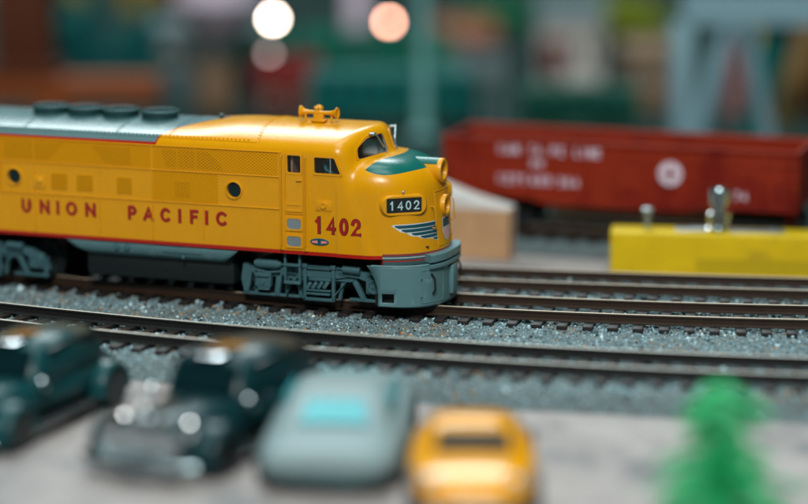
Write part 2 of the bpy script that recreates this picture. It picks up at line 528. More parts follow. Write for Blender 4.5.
board = mat('painted_board', (.36, .325, .315), .8, var=.42, vscale=.6, bump=.5, bscale=4, c2=(.19, .19, .195), c2t=.50, spec=.2)
green_mat = mat('scenery_mat', (.010, .030, .026), .9, var=.5, vscale=.25, bump=.5, bscale=3, c2=(.025, .02, .015), c2t=.55, spec=.08)
def grid(name, x0, x1, y0, y1, nx, ny, zf, m):
    X, Y = np.meshgrid(np.linspace(x0, x1, nx), np.linspace(y0, y1, ny), indexing='ij'); Z = zf(X, Y)
    V = np.stack([X, Y, Z], -1).reshape(-1, 3)
    I = np.arange(nx * ny).reshape(nx, ny)
    Q = np.stack([I[:-1, :-1], I[1:, :-1], I[1:, 1:], I[:-1, 1:]], -1).reshape(-1, 4)
    return mesh_obj(name, V.tolist(), Q.tolist(), m, smooth=True)
g = B().box((0, 35, GZ0 - 1.0), (260, 250, 2.0)).done('layout_board', board, smooth=False); tag(g, 'pale grey painted layout board under the tracks and toy cars', 'board', kind='structure')
g = grid('scenery_ground', -70, 80, 14.5, 159, 120, 120, lambda X, Y: GZ0 + .02 + .25 * np.clip((Y - 16) / 4, 0, 1) * (1 + .5 * np.sin(X * .23) * np.cos(Y * .17)), green_mat)
tag(g, 'dark green scenery ground behind the freight car', 'ground', kind='structure')
bedm = mat('ballast_bed', (.13, .18, .19), .95, var=.45, vscale=9, bump=.6, bscale=25, c2=(.10, .10, .10), c2t=.55)
g = grid('roadbed', -26, 26, -10.5, 12, 150, 170, bed_z, bedm); tag(g, 'grey ballasted roadbed carrying the curved tracks', 'roadbed', kind='structure')

# loose ballast stones
def ballast(n=84000):
    x = rng.uniform(-19, 17, n * 2); y = rng.uniform(-9.2, 8.5, n * 2)
    # keep denser between the tracks and thinner towards the board
    lo, hi = yc(2, x) - 2.7, yc(3, x) + 2.2
    keep = (y > lo + rng.uniform(-.5, .25, x.size)) & (y < hi + rng.uniform(-.3, .4, x.size))
    keep &= (np.abs(x + 2) < 8 + (y + 12) * .9 + 3)
    for k in (1, 2, 3):
        for sg in (-1, 1): keep &= np.abs(y - yc(k, x) - sg * .86) > .07
    x, y = x[keep][:n], y[keep][:n]; m = len(x)
    # few stones lie on the ties
    s = rng.lognormal(-3.35, .42, m) * .82
    z = bed_z(x, y) + s * rng.uniform(-.2, .55, m)
    pat = np.sin(x * 1.7 + np.sin(y * 1.3) * 2) * np.cos(y * 2.1 + x * .6)
    P = np.array([[1, 0, 0], [0, 1, 0], [-1, 0, 0], [0, -1, 0], [0, 0, 1], [0, 0, -1]], float)
    V = P[None] * rng.uniform(.6, 1.3, (m, 6, 1)) + rng.normal(0, .16, (m, 6, 3))
    a = rng.uniform(0, 2 * PI, m); ca, sa = np.cos(a), np.sin(a)
    tl = rng.uniform(-.9, .9, m); ct, st = np.cos(tl), np.sin(tl)
    vx, vy, vz = V[..., 0], V[..., 1], V[..., 2] * .8
    vy, vz = vy * ct[:, None] - vz * st[:, None], vy * st[:, None] + vz * ct[:, None]
    V = np.stack([vx * ca[:, None] - vy * sa[:, None], vx * sa[:, None] + vy * ca[:, None], vz], -1) * s[:, None, None]
    V += np.stack([x, y, z], -1)[:, None]
    T = np.array([[0, 1, 4], [1, 2, 4], [2, 3, 4], [3, 0, 4], [1, 0, 5], [2, 1, 5], [3, 2, 5], [0, 3, 5]])
    Fc = (T[None] + 6 * np.arange(m)[:, None, None]).reshape(-1, 3)
    pal = np.array([[.20, .25, .265], [.28, .33, .345], [.13, .165, .18], [.42, .46, .46], [.26, .20, .15], [.38, .17, .07], [.035, .035, .035], [.46, .49, .48]])
    ix = rng.choice(8, m, p=[.28, .26, .17, .09, .075, .02, .07, .035])
    pat2 = np.clip(np.sin(x * .9 + 2 * np.sin(y * .8 + x * .3)) * np.sin(y * 1.1 - x * .5 + 1.3) * 1.6 - .35, 0, 1)
    ix = np.where((rng.random(m) < pat2 * .5), rng.choice([4, 4, 2, 6, 5], m), ix)
    c = pal[ix] * np.array([1.02, 1.26, 1.33]) * rng.uniform(.65, 1.35, (m, 1)) * (1 + .12 * pat[:, None])
    me = bpy.data.meshes.new('ballast_gravel')
    me.vertices.add(m * 6); me.vertices.foreach_set('co', V.reshape(-1))
    me.loops.add(m * 24); me.loops.foreach_set('vertex_index', Fc.reshape(-1))
    me.polygons.add(m * 8); me.polygons.foreach_set('loop_start', np.arange(m * 8) * 3); me.polygons.foreach_set('loop_total', np.full(m * 8, 3))
    me.update(calc_edges=True)
    at = me.color_attributes.new('tone', 'FLOAT_COLOR', 'POINT')
    at.data.foreach_set('color', np.repeat(np.c_[np.clip(c, 0, 1), np.ones(m)], 6, axis=0).reshape(-1))
    o = fin('ballast_gravel', me, M['stones'])
    tag(o, 'loose grey and tan ballast stones spread between and around the tracks', 'gravel', kind='stuff')
ballast()

# ------------------------------------------------------------------ tracks
RP = [(-.13, -.25), (.13, -.25), (.13, -.225), (.02, -.19), (.02, -.07), (.052, -.055), (.052, -.008), (.044, 0), (-.044, 0), (-.052, -.008), (-.052, -.055), (-.02, -.07), (-.02, -.19), (-.13, -.225)]
def rail(k, off, x0, x1, m, parent, z0=0):
    rings = []
    for x in np.linspace(x0, x1, 90):
        d = dyc(k, x); n = math.hypot(1, d); nx, ny = -d / n, 1 / n
        rings.append([(x + nx * (off + u), yc(k, x) + ny * (off + u), v + z0) for u, v in RP])
    return B().loft(rings).done('rail', m, parent, angle=40)
def tie_mesh():
    b = B(); b.box((0, 0, -.32), (.27, 3.0, .15), .015)
    for s in (-1, 1):
        for t in (-1, 1):
            b.box((0, s * .86 + t * .16, -.235), (.10, .06, .05), .008)
        b.box((0, s * .86, -.243), (.2, .42, .012))
    o = b.done('tie', M['tie']); me = o.data; bpy.data.objects.remove(o); return me
TIE = tie_mesh()
def track(k, x0, x1, m, label, tx0, tx1, sp=.66, z0=0, group='model railway tracks'):
    t = thing('railway_track', label, 'track', (0, 0, 0), 0, group)
    for s in (-1, 1): rail(k, s * .86, x0, x1, m, t, z0)
    x = tx0
    while x < tx1:
        o = bpy.data.objects.new('tie', TIE); link(o, t)
        o.location = (x, yc(k, x), z0); o.rotation_euler = (0, 0, math.atan(dyc(k, x)) + random.uniform(-.015, .015)); x += sp / math.hypot(1, dyc(k, x))
    return t
track(1, -24, 24, M['rail1'], 'weathered track the yellow engine stands on', -19, 15)
track(2, -24, 24, M['rail2'], 'bright railed track between the engine and the toy cars', -16.5, 15.5)
track(3, -24, 24, M['rail1'], 'brown railed track just behind the yellow engine', -13, 15)
track(4, -30, 26, M['rail1'], 'track under the dark red freight car', -12, 16, sp=.72)

# ================================================================== LOCOMOTIVE
loco = thing('diesel_locomotive', 'yellow and grey streamlined diesel engine numbered 1402 standing on the track', 'locomotive')
nose = bpy.data.objects.new('carbody', nose_mesh()); link(nose)
def cutter(b): o = b.done('c', None, None, smooth=False); return o
WS = [(-1.604, -1.469, 3.976), (-1.183, -.206, 4.076), (-1.373, -.243, 4.612), (-1.611, -.997, 4.51), (-1.677, -1.429, 4.239)]
def ws_poly(side, grow=0., shift=0.):
    """windscreen pane outline on its plane, rounded corners; side=-1 near, +1 far"""
    n = Vector((1, -.34, .33)).normalized()
    pts = []
    base2 = [(-1.46, 3.985), (-.18, 4.09), (-.22, 4.625), (-.96, 4.57), (-1.40, 4.29)]
    P = [Vector((-.97 - .33 * (z - 4.05) - .20 * abs(y) - .12 * y * y, y, z)) for y, z in base2]
    c = sum(P, Vector()) / len(P)
    P = [p + (p - c).normalized() * grow for p in P]
    out = []
    for i, p in enumerate(P):
        a, q = P[i - 1], P[(i + 1) % len(P)]; r = .10
        A = p + (a - p).normalized() * r; Q = p + (q - p).normalized() * r
        for t in (0, .25, .5, .75, 1): out.append((1 - t)**2 * A + 2 * t * (1 - t) * p + t * t * Q)
    out = [p + n * shift for p in out]
    if side > 0: out = [Vector((p.x, -p.y, p.z)) for p in out]; n = Vector((n.x, -n.y, n.z))
    return out, n
def slab(poly, n, a, b_):
    B_ = B(); B_.loft([[p + n * a for p in poly], [p + n * b_ for p in poly]]); return B_
def ring_between(outer, inner, n, a, b_):
    q = B(); q.loft([[p + n * a for p in outer], [p + n * b_ for p in outer], [p + n * b_ for p in inner], [p + n * a for p in inner], [p + n * a for p in outer]], caps=False); return q
def rrect(x0, x1, z0, z1, r, y, skew=0.):
    out = []
    for cx, cz, a in ((x1 - r, z1 - r, 0), (x0 + r, z1 - r, 90), (x0 + r, z0 + r, 180), (x1 - r, z0 + r, 270)):
        for t in range(5):
            u = math.radians(a + t * 22.5); X = cx + r * math.cos(u); Z = cz + r * math.sin(u)
            if cx > (x0 + x1) / 2: X += skew * (z1 - Z)
            out.append(Vector((X, y, Z)))
    return out
cuts = []
for s in (-1, 1):
    p, n = ws_poly(s); cuts.append(cutter(slab(p, n, -.4, .3)))
    cw = rrect(-2.60, -1.98, 3.63, 4.10, .05, 0, skew=.42); Y = Vector((0, s, 0))
    cuts.append(cutter(slab([q for q in cw], Y, W - .25, W + .2)))
    dw = rrect(-3.39, -2.96, 3.61, 4.12, .04, 0); cuts.append(cutter(slab(dw, Y, W - .25, W + .2)))
cuts.append(cutter(B().cyl((0.1, 0, 3.60), (.9, 0, 3.60), .2, n=24)))
boolean(nose, cuts)
rear = bpy.data.objects.new('rear', rear_mesh()); link(rear)
cuts = []
for px in (-4.96, -11.79):
    for s in (-1, 1): cuts.append(cutter(B().cyl((px, s * 1.5, 3.05), (px, s * 2.1, 3.05), .222, n=32)))
boolean(rear, cuts)
bm = bmesh.new(); bm.from_mesh(rear.data); bm.from_mesh(nose.data)
me = bpy.data.meshes.new('carbody'); bm.to_mesh(me); bm.free()
bpy.data.objects.remove(rear); bpy.data.objects.remove(nose)
body = fin('carbody', me, M['paint'], loco, angle=32)

Y0 = -W
def on_side(name, b, m, parent, **k): return b.done(name, m, parent, **k)
# battens and panel seams of the near and far side: one pattern mesh per side
for s in (-1, 1):
    b = B(); y = s * (W + .012)
    for z, h, x0, x1 in ((4.165, .03, -17.4, -3.56), (3.485, .035, -17.4, -3.6), (2.60, .035, -17.4, -3.6)):
        b.box(((x0 + x1) / 2, y, z), (x1 - x0, .03, h), .008, seg=1)
    for x in (-3.60, -7.45, -11.15, -14.9): b.box((x, y, 2.82), (.03, .02, 2.66), .006, seg=1)
    for x in (-5.9, -9.1): b.box((x, y, 2.1), (.025, .016, .95), .005, seg=1)
    for x in (-3.60, -5.9, -7.45, -9.1, -11.15):
        for z in np.arange(1.62, 2.55, .12): b.ball((x + .035, s * (W + .012), z), .014, 1)
        for z in np.arange(2.72, 3.45, .12): b.ball((x + .035, s * (W + .012), z), .014, 1)
    for z in (2.60, 3.485):
        for x in np.arange(-17.2, -3.7, .24): b.ball((x, s * (W + .026), z), .011, 1)
    b.done('side_batten', M['yellow'], body)
    # mesh screens
    for x0, x1, z0, z1, mm in ((-17.2, -7.5, 3.53, 4.13, 'screen'), (-7.40, -3.66, 3.53, 4.13, 'screen'), (-7.40, -5.45, 2.64, 3.45, 'screen'), (-17.2, -12.2, 2.64, 3.45, 'screen')):
        B().box(((x0 + x1) / 2, s * (W + .003), (z0 + z1) / 2), (x1 - x0, .012, z1 - z0)).done('side_screen', M[mm], body, smooth=False)
    # intake openings seen dark through the screen
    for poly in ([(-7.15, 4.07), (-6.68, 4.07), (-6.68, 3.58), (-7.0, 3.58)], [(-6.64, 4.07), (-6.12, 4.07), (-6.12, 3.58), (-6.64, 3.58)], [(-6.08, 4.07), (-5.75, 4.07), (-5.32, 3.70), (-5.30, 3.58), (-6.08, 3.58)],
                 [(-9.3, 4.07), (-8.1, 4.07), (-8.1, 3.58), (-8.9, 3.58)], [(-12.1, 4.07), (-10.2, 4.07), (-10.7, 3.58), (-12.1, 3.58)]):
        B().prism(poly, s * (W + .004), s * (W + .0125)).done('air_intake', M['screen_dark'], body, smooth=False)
    for x, w in ((-10.36, .5), (-9.55, .5), (-8.31, .46), (-6.52, .46), (-12.6, .46)):
        fr = B(); fr.box((x, s * (W + .005), 2.98), (w, .018, .46), .006, seg=1)
        fr.done('louvre_panel', M['screen_dark'], body, smooth=False)
    # portholes
    for px in (-4.96, -11.79):
        ri = B().lathe([(.215, -.10), (.215, .03), (.225, .045), (.262, .035), (.272, -.02)], (px, s * W, 3.05), (0, s, 0), 32, False).done('porthole', M['yellow'], body)
        B().cyl((px, s * (W - .04), 3.05), (px, s * (W - .055), 3.05), .218, n=32).done('pane', M['portglass'], ri)
    hatch = B().box((-10.98, s * (W + .01), 2.93), (.36, .03, .36), .012); hatch.lathe([(.0, .05), (.06, .045), (.09, .01), (.09, -.02)], (-10.98, s * (W + .02), 2.96), (0, s, 0), 16); hatch.done('filler_cap', M['yellow'], body)
    cap = B().box((-2.31, s * (W + .01), 2.77), (.47, .022, .29), .01)
    cap.lathe([(.055, .03), (.055, .045), (.09, .045), (.095, 0)], (-2.31, s * (W + .015), 2.78), (0, s, 0), 20); cap.done('sand_filler', M['yellow'], body)

# rivets along the roof edge and roof sheet seams
b = B()
sec = section()
def roof_pt(y):
    return Vector((0, y, float(np.interp(y, [p[0] for p in sec[1:-1]], [p[1] for p in sec[1:-1]]))))
for s in (-1, 1):
    zr = roof_pt(s * 1.70)
    for x in np.arange(-17.2, -4.5, .125): b.ball((x, zr.y, zr.z + .012), .030, 1)
for x in (-4.42, -6.95, -8.6, -11.5, -14.8):
    for y in np.arange(-1.6, 1.61, .13):
        p = roof_pt(y); b.ball((x - .05 + (0.16 * (y / 1.7)**2 if x == -4.42 else 0), p.y, p.z + .003 - drop(x, p.z)), .022, 1)
b.done('roof_rivets', M['paint'], body)
b = B()
for x in (-4.42, -6.95, -8.6, -11.5, -14.8):
    b.tube([(x + (0.16 * (y / 1.7)**2 if x == -4.42 else 0), y, roof_pt(y).z + .002 - drop(x, roof_pt(y).z)) for y in np.linspace(-1.72, 1.72, 31)], .018, 6)
for s in (-1, 1):
    zr = roof_pt(s * 1.74); b.tube([(x, zr.y, zr.z) for x in np.linspace(-17.3, -4.3, 20)], .02, 6)
b.done('roof_seams', M['paint'], body)

# roof fans
for x in (-11.45, -10.32, -9.21, -7.98):
    y = -.18
    f = B().lathe([(.52, -.16), (.52, -.02), (.48, .0), (.48, .10), (.545, .11), (.555, .19), (.52, .21), (.50, .20), (.49, .12), (0, .12)], (x, y, 4.715), (0, 0, 1), 36)
    for k in range(24):
        a = k * PI / 12; f.box((x + .49 * math.cos(a), y + .49 * math.sin(a), 4.765), (.035, .035, .10))
    f.done('roof_fan', M['fan'], body)
    gr = B()
    for r in (.15, .27, .39): gr.lathe([(r - .01, .12), (r - .01, .20), (r + .01, .20), (r + .01, .12)], (x, y, 4.715), (0, 0, 1), 28)
    gr.done('fan_grille', M['fan'], [c for c in body.children if c.name.startswith('roof_fan')][-1])
B().lathe([(.06, -.05), (.06, .06), (.09, .08), (.07, .12), (0, .13)], (-6.1, -.1, 4.76)).done('roof_vent', M['fan'], body)

# air horns
h = B(); hz = 5.10; hy = -.32
h.box((-3.05, hy, 4.93), (.30, .16, .26), .03); h.box((-3.05, hy, 4.87), (.42, .26, .08), .02)
h.tube([(-3.45, hy, 4.82), (-3.45, hy, 5.06)], .035); h.tube([(-2.68, hy, 4.82), (-2.68, hy, 5.06)], .035)
hn = h.done('horn_bracket', M['yellow'], body)
for dx, px in ((-1, -3.05), (1, -3.05)):
    B().lathe([(.055, -.08), (.05, .1), (.055, .3), (.075, .42), (.12, .50), (.165, .54), (.165, .56), (.10, .53), (.0, .40)], (px, hy - .03 * dx, hz - .02), (dx, 0, .02), 20).done('horn', M['yellow'], body)
B().lathe([(.05, -.1), (.05, .12), (.09, .24), (.12, .28), (.10, .29), (0, .2)], (-3.12, hy + .2, hz + .02), (-.4, .9, .0), 18).done('horn', M['yellow'], body)
B().lathe([(.06, -.1), (.06, .03), (.085, .06), (.07, .10), (0, .11)], (-3.12, hy, hz + .05)).done('horn', M['yellow'], body)

# windscreens
for s in (-1, 1):
    p, n = ws_poly(s); pi, _ = ws_poly(s, -.05); po, _ = ws_poly(s, .025)
    fr = ring_between(po, pi, n, -.05, .022).done('windscreen', M['yellow'], body)
    g1, _ = ws_poly(s, -.030); g2, _ = ws_poly(s, -.068)
    ring_between(g1, g2, n, -.02, .012).done('gasket', M['silver'], fr)
    pg, _ = ws_poly(s, -.04); slab(pg, n, -.03, -.022).done('pane', M['glass'], fr, smooth=False)
    top = p[16]; a = Vector((-1.32, s * .80, 4.65)); c = Vector((-1.10, s * .42, 4.23))
    w = B(); w.tube([a, a + Vector((.10, 0, .03)), c], .024, 6); w.box(a + Vector((.02, 0, -.01)), (.16, .16, .06), .015)
    w.tube([c + Vector((-.03, s * .0, .22)), c + Vector((.04, -s * .04, -.02)), c + Vector((.09, -s * .02, -.16))], .018, 6)
    w.done('wiper', M['silver'], fr)
# cab side windows and doors
for s in (-1, 1):
    Y = Vector((0, s, 0))
    o = rrect(-2.63, -1.98, 3.60, 4.13, .06, 0, skew=.44); i_ = rrect(-2.58, -2.0, 3.65, 4.08, .04, 0, skew=.42)
    fr = ring_between(o, i_, Y, W - .06, W + .02).done('side_window', M['yellow'], body)
    slab(i_, Y, W - .05, W - .042).done('pane', M['glass'], fr, smooth=False)
    B().box((-2.12, s * (W - .03), 3.865), (.03, .03, .43)).done('sash', M['silver'], fr, smooth=False)
    d = B(); d.box((-3.175, s * (W + .004), 3.05), (.50, .02, 1.05), .01, seg=1)
    ow = rrect(-3.42, -2.93, 3.575, 4.15, .05, 0); iw = rrect(-3.37, -2.98, 3.63, 4.10, .04, 0)
    door = d.done('cab_door', M['yellow'], body)
    ring_between(ow, iw, Y, W - .05, W + .022).done('door_window', M['yellow'], door)
    slab(iw, Y, W - .05, W - .042).done('pane', M['glass'], door, smooth=False)
    hd = B(); hd.tube([(-3.10, s * (W + .05), 3.42), (-2.97, s * (W + .05), 3.42)], .018, 6); hd.ball((-2.97, s * (W + .03), 3.42), .03, 1); hd.done('handle', M['dyellow'], door)
    sl = B()
    for x in (-3.44, -2.91): sl.box((x, s * (W + .008), 2.85), (.022, .03, 2.6), .005, seg=1)
    sl.box((-3.175, s * (W + .008), 2.50), (.5, .03, .03), .005, seg=1)
    sl.done('door_frame', M['yellow'], door)
    # recessed steps in the door sill
    for z0, z1, r in ((2.60, 2.73, .015), (2.07, 2.36, .09), (1.59, 1.87, .09)):
        st = ring_between(rrect(-3.44, -2.92, z0 - .05, z1 + .05, .04, 0), rrect(-3.39, -2.97, z0, z1, r, 0), Y, W - .01, W + .03).done('step_recess', M['yellow'], door)
        slab(rrect(-3.40, -2.96, z0 - .01, z1 + .01, .02, 0), Y, W + .001, W + .012).done('step_plate', M['silver'], st, smooth=False)
    gi = B()
    for x in (-3.54, -2.84):
        gi.tube([(x, s * W, 4.08), (x, s * (W + .07), 4.05), (x, s * (W + .07), 3.9), (x, s * (W + .07), 1.62), (x, s * (W + .07), 1.52), (x, s * W, 1.5)], .022, 8)
        gi.ball((x, s * (W + .03), 1.50), .05, 1)
    gi.done('grab_rail', M['dyellow'], door)
    rv = B()
    for z in np.arange(1.6, 4.1, .11):
        rv.ball((-2.77, s * (W + .004), z), .012, 1)
    rv.done('door_rivets', M['yellow'], door)
# cab interior
ci = B(); ci.box((-3.3, 0, 3.1), (.06, 3.4, 2.2)); ci.box((-2.4, 0, 2.95), (2.0, 3.5, .08)); ci.box((-1.55, 0, 3.4), (.35, 2.6, .7), .05); ci.box((-2.55, -.85, 3.25), (.35, .5, .5), .05); ci.box((-2.55, .85, 3.25), (.35, .5, .5), .05)
ci.done('cab_interior', M['interior'], loco)
ch = B(); ch.box((-10.2, 0, 1.75), (13.6, 3.4, .5)); ch.box((-10.5, 0, 3.0), (12.6, 2.4, 2.2)); ch.box((-1.9, 0, 1.45), (3.2, 2.9, .22)); ch.box((-17.3, 0, 3.0), (.08, 3.6, 3.2)); ch.done('chassis', M['black'], loco)

def surf_y(x, z):
    lo, hi = 1., 2.
    for _ in range(30):
        m = (lo + hi) / 2
        if float(field(np.array(float(x)), np.array(m), np.array(float(z)))) < 0: lo = m
        else: hi = m
    return hi
# lettering on both sides
def side_map(s, x_ref=None):
    if s < 0: return lambda u, v, e: (u, -(W + .006 + e), v)
    return lambda u, v, e: (x_ref - (u - x_ref), (W + .006 + e), v)
letters = [('U', -11.59, -11.29), ('N', -11.01, -10.69), ('I', -10.48, -10.38), ('O', -10.17, -9.82), ('N', -9.56, -9.23),
           ('P', -8.22, -7.95), ('A', -7.75, -7.42), ('C', -7.22, -6.91), ('I', -6.67, -6.58), ('F', -6.31, -6.06), ('I', -5.85, -5.76), ('C', -5.52, -5.19)]
for s in (-1, 1):
    mp = side_map(s, -8.4)
    mp2 = (lambda f: (lambda u, v, e: Vector(f(u, v, e)) + Vector((.012, s * -.0038, -.012))))(mp)
    it = [(g_, a, 2.025, c - a, .40, .088) for g_, a, c in letters]
    lettering('lettering', it, mp2, M['outline'], body)
    lettering('lettering', it, mp, M['red'], body)
nums = [('1', -2.56, -2.38), ('4', -2.24, -1.96), ('0', -1.86, -1.59), ('2', -1.52, -1.24)]
for s in (-1, 1):
    mp = side_map(s, -1.87)
    it = [(g_, a, 1.99, c - a, .47, .082) for g_, a, c in nums]
    mp = (lambda s_: (lambda u, v, e: (u if s_ < 0 else -1.87 * 2 - u, s_ * (surf_y(u if s_ < 0 else -1.87 * 2 - u, v) + .006 + e), v)))(s)
    it2 = [(g_, a - .012, 1.978, c - a + .024,   .494, .105) for g_, a, c in nums]
    mp2 = (lambda f: (lambda u, v, e: Vector(f(u, v, e)) + Vector((.008, s * -.0038, 0))))(mp)
    lettering('lettering', it2, mp2, M['outline'], body); lettering('lettering', it, mp, M['red'], body)
    ov = B(); ov.lathe([(0, .018), (.25, .018), (.27, .012), (.28, 0)], (-2.44, s * W, 1.76), (0, s, 0), 28)
    for v in ov.b.verts: v.co.z = 1.76 + (v.co.z - 1.76) * .36
    bp = ov.done('builder_plate', M['navy'], body)
    q = B()
    for k in (-1, 1):
        q.prism([(-2.44 + k * .05, 1.80), (-2.44 + k * .20, 1.785), (-2.44 + k * .24, 1.76), (-2.44 + k * .20, 1.735), (-2.44 + k * .05, 1.72)], s * (W + .019), s * (W + .022))
    q.done('plate_wings', M['pink'], bp, smooth=False)

# headlights
def headlight(z, xb, r, parent, length, tealtop=False):
    hl = B().lathe([(r * .98, -length), (r, -.05), (r * 1.0, .06), (r * .93, .10), (r * .74, .10), (r * .66, .06), (r * .62, -.06), (r * .62, -.12)], (xb, 0, z), (1, 0, 0), 36, False).done('headlight', M['yellow'], parent)
    B().lathe([(r * .62, -.10), (r * .45, -.16), (r * .2, -.21), (0, -.22)], (xb, 0, z), (1, 0, 0), 24).done('reflector', M['lens'], hl)
    B().lathe([(r * .62, -.05), (r * .4, -.02), (0, -.005)], (xb, 0, z), (1, 0, 0), 24).done('lens', M['glass'], hl)
    return hl
hl = headlight(3.62, .40, .335, body, .85)
tp = B(); rings = []
for x in (-.42, -.1, .15, .37):
    rings.append([(x, (.345) * math.sin(a), 3.62 + .345 * math.cos(a)) for a in np.linspace(-.95, .95, 13)])
tp.loft(rings, closed=False, caps=False); tp.done('lamp_hood_paint', M['teal'], hl)
# lower light in the nose door, door outline and grab irons
dr = decal('nose_door', [(-.52, 1.60), (.52, 1.60), (.52, 3.06), (-.52, 3.06)], M['yellow'], body, off=.012)
sol = dr.modifiers.new('t', 'SOLIDIFY'); sol.thickness = .03
b = B()
for s0, s1, z0, z1 in ((-.56, -.56, 1.56, 3.1), (.56, .56, 1.56, 3.1), (-.56, .56, 3.1, 3.1)):
    b.tube([nose_point(s0 + (s1 - s0) * t, z0 + (z1 - z0) * t, .008) for t in np.linspace(0, 1, 14)], .016, 6)
b.done('door_seam', M['dyellow'], dr)
h2 = headlight(2.66, .50, .30, dr, .2)
for sgn in (-1, 1):
    b = B(); b.tube([nose_point(sgn * .74, 2.72, 0), nose_point(sgn * .74, 2.72, .12), nose_point(sgn * .74, 2.68, .13), nose_point(sgn * .74, 2.2, .13), nose_point(sgn * .74, 2.14, .12), nose_point(sgn * .74, 2.14, 0)], .02, 7)
    b.done('nose_grab_iron', M['dyellow'], body)
for sgn in (-1, 1):
    p = nose_point(sgn * 1.62, 3.20, 0); B().ball(tuple(p), .045, 2).done('lift_eye', M['silver'], body)
    b = B(); q = nose_point(sgn * 1.02, 1.66, .01)
    b.box(tuple(q), (.10, .07, .03), .008); b.done('tie_down', M['black'], body)

# number boards
for s in (-1, 1):
    c = Vector((-.165, s * 1.425, 2.845)); t = Vector((.78, -s * .62, 0)).normalized(); n = Vector((.62, s * .78, 0)).normalized()
    c = c + n * .03
    R = Matrix((t, Vector((0, 0, 1)), n)).transposed()
    def pl2(w, h_, r, off):
        out = []
        for cx, cz, a in ((w / 2 - r, h_ / 2 - r, 0), (-w / 2 + r, h_ / 2 - r, 90), (-w / 2 + r, -h_ / 2 + r, 180), (w / 2 - r, -h_ / 2 + r, 270)):
            for k in range(6):
                u = math.radians(a + k * 18); out.append(c + t * (cx + r * math.cos(u)) + Vector((0, 0, cz + r * math.sin(u))) + n * off)
        return out
    q = B(); q.loft([pl2(1.34, .60, .28, -.30), pl2(1.32, .58, .28, -.02), pl2(1.24, .52, .25, .035), pl2(1.02, .42, .05, .035), pl2(1.00, .40, .04, .012)])
    nb = q.done('number_board', M['yellow'], body)
    q = B(); q.loft([pl2(.99, .39, .04, .010), pl2(.99, .39, .04, .018)]); q.done('board_face', M['black'], nb, smooth=False)
    if s < 0: mpn = lambda u, v, e: c + t * u + Vector((0, 0, v)) + n * (.020 + e)
    else: mpn = lambda u, v, e: c - t * u + Vector((0, 0, v)) + n * (.020 + e)
    it = [(g_, u - .075 if g_ != '1' else u - .06, -.125, .17 if g_ != '1' else .11, .25, .040) for g_, u in (('1', -.34), ('4', -.12), ('0', .11), ('2', .34))]
    lettering('numerals', it, mpn, M['numw'], nb)

# winged shield
em = decal('winged_emblem', [(-.30, 1.98), (-.27, 2.33), (0, 2.36), (.27, 2.33), (.30, 1.98), (.22, 1.80), (0, 1.68), (-.22, 1.80)], M['white'], body, off=.028)
decal('shield_top', [(-.26, 2.09), (-.24, 2.31), (0, 2.33), (.24, 2.31), (.26, 2.09)], M['navy'], em, off=.033)
for k in range(-3, 4):
    zb = 1.715 + abs(k) * .035
    decal('shield_stripe', [(k * .072 - .02, zb), (k * .072 + .02, zb), (k * .072 + .02, 2.06), (k * .072 - .02, 2.06)], M['pink'], em, off=.033)
for sg in (-1, 1):
    # feathers: long on top, shorter below
    F = [(1.98, 2.308, 2.24, 2.275, 2.212), (1.80, 2.196, 2.13, 2.17, 2.103), (1.52, 2.088, 2.02, 2.055, 2.002), (1.24, 1.987, 1.92, 1.96, 1.902), (.80, 1.888, 1.83, 1.865, 1.812)]
    def flip(p): return [(sg * a, z) for a, z in p]
    out = [(.33, 2.33), (1.95, 2.325), (2.02, 2.29), (1.90, 2.20), (1.80, 2.12), (1.62, 2.085), (1.52, 2.00), (1.30, 1.965), (1.16, 1.90), (.84, 1.87), (.62, 1.79), (.36, 1.74)]
    decal('emblem_wing', flip(out), M['white'], em, off=.003)
    for L, za, zb, zc, zd in F:
        decal('feather', flip([(.36, za), (L - .04, za - .01), (L - .06, zb + .015), (L - .16, zd), (.36, zd)]), M['navy'], em, off=.007)

# pilot, anticlimber
def pil_pt(v, z, xf=.71, p=2.7, x0=-1.35, wd=1.84, off=0.):
    """v in [-1,1] : near side .. far side"""
    a = v * PI / 2
    cs, sn = math.cos(a), math.sin(a)
    x = x0 + (xf + off - x0) * abs(cs)**(2 / p); y = (wd + off) * math.copysign(abs(sn)**(2 / p), sn)
    return (x, y, z)
def v_of_x(x, **k):
    lo, hi = 0., 1.
    for _ in range(40):
        m = (lo + hi) / 2
        if pil_pt(m, 0, **k)[0] > x: lo = m
        else: hi = m
    return lo
vh0, vh1, ve, vt = v_of_x(-.33), v_of_x(-.66), v_of_x(-.76), v_of_x(-1.12)
zs = [0.0, .10, .19, .44, .60, .8, 1.0, 1.12, 1.20]
vs = sorted(set([-ve, -vh1, -vh0, vh0, vh1, ve] + list(np.linspace(-vh0, vh0, 41))))
V, Fc = [], []
for z in zs:
    for v in vs:
        vv = v
        if abs(v) >= ve - 1e-6:   # wheel-side edge sweeps back towards the top
            k = max(0, (z - .45) / .8); vv = math.copysign(ve + (vt - ve) * k**1.6, v)
        zz = z
        if z < .05: zz = .03 + .08 * (1 - math.cos(v * PI / 2)) * .9
        V.append(pil_pt(vv, zz))
nv = len(vs)
for i in range(len(zs) - 1):
    for j in range(nv - 1):
        vm = abs((vs[j] + vs[j + 1]) / 2)
        if 2 <= i < 3 and vh0 < vm < vh1: continue
        Fc.append((i * nv + j, i * nv + j + 1, (i + 1) * nv + j + 1, (i + 1) * nv + j))
pilot = mesh_obj('pilot', V, Fc, M['grey'], loco, angle=30)
md = pilot.modifiers.new('t', 'SOLIDIFY'); md.thickness = .09; md.offset = -1
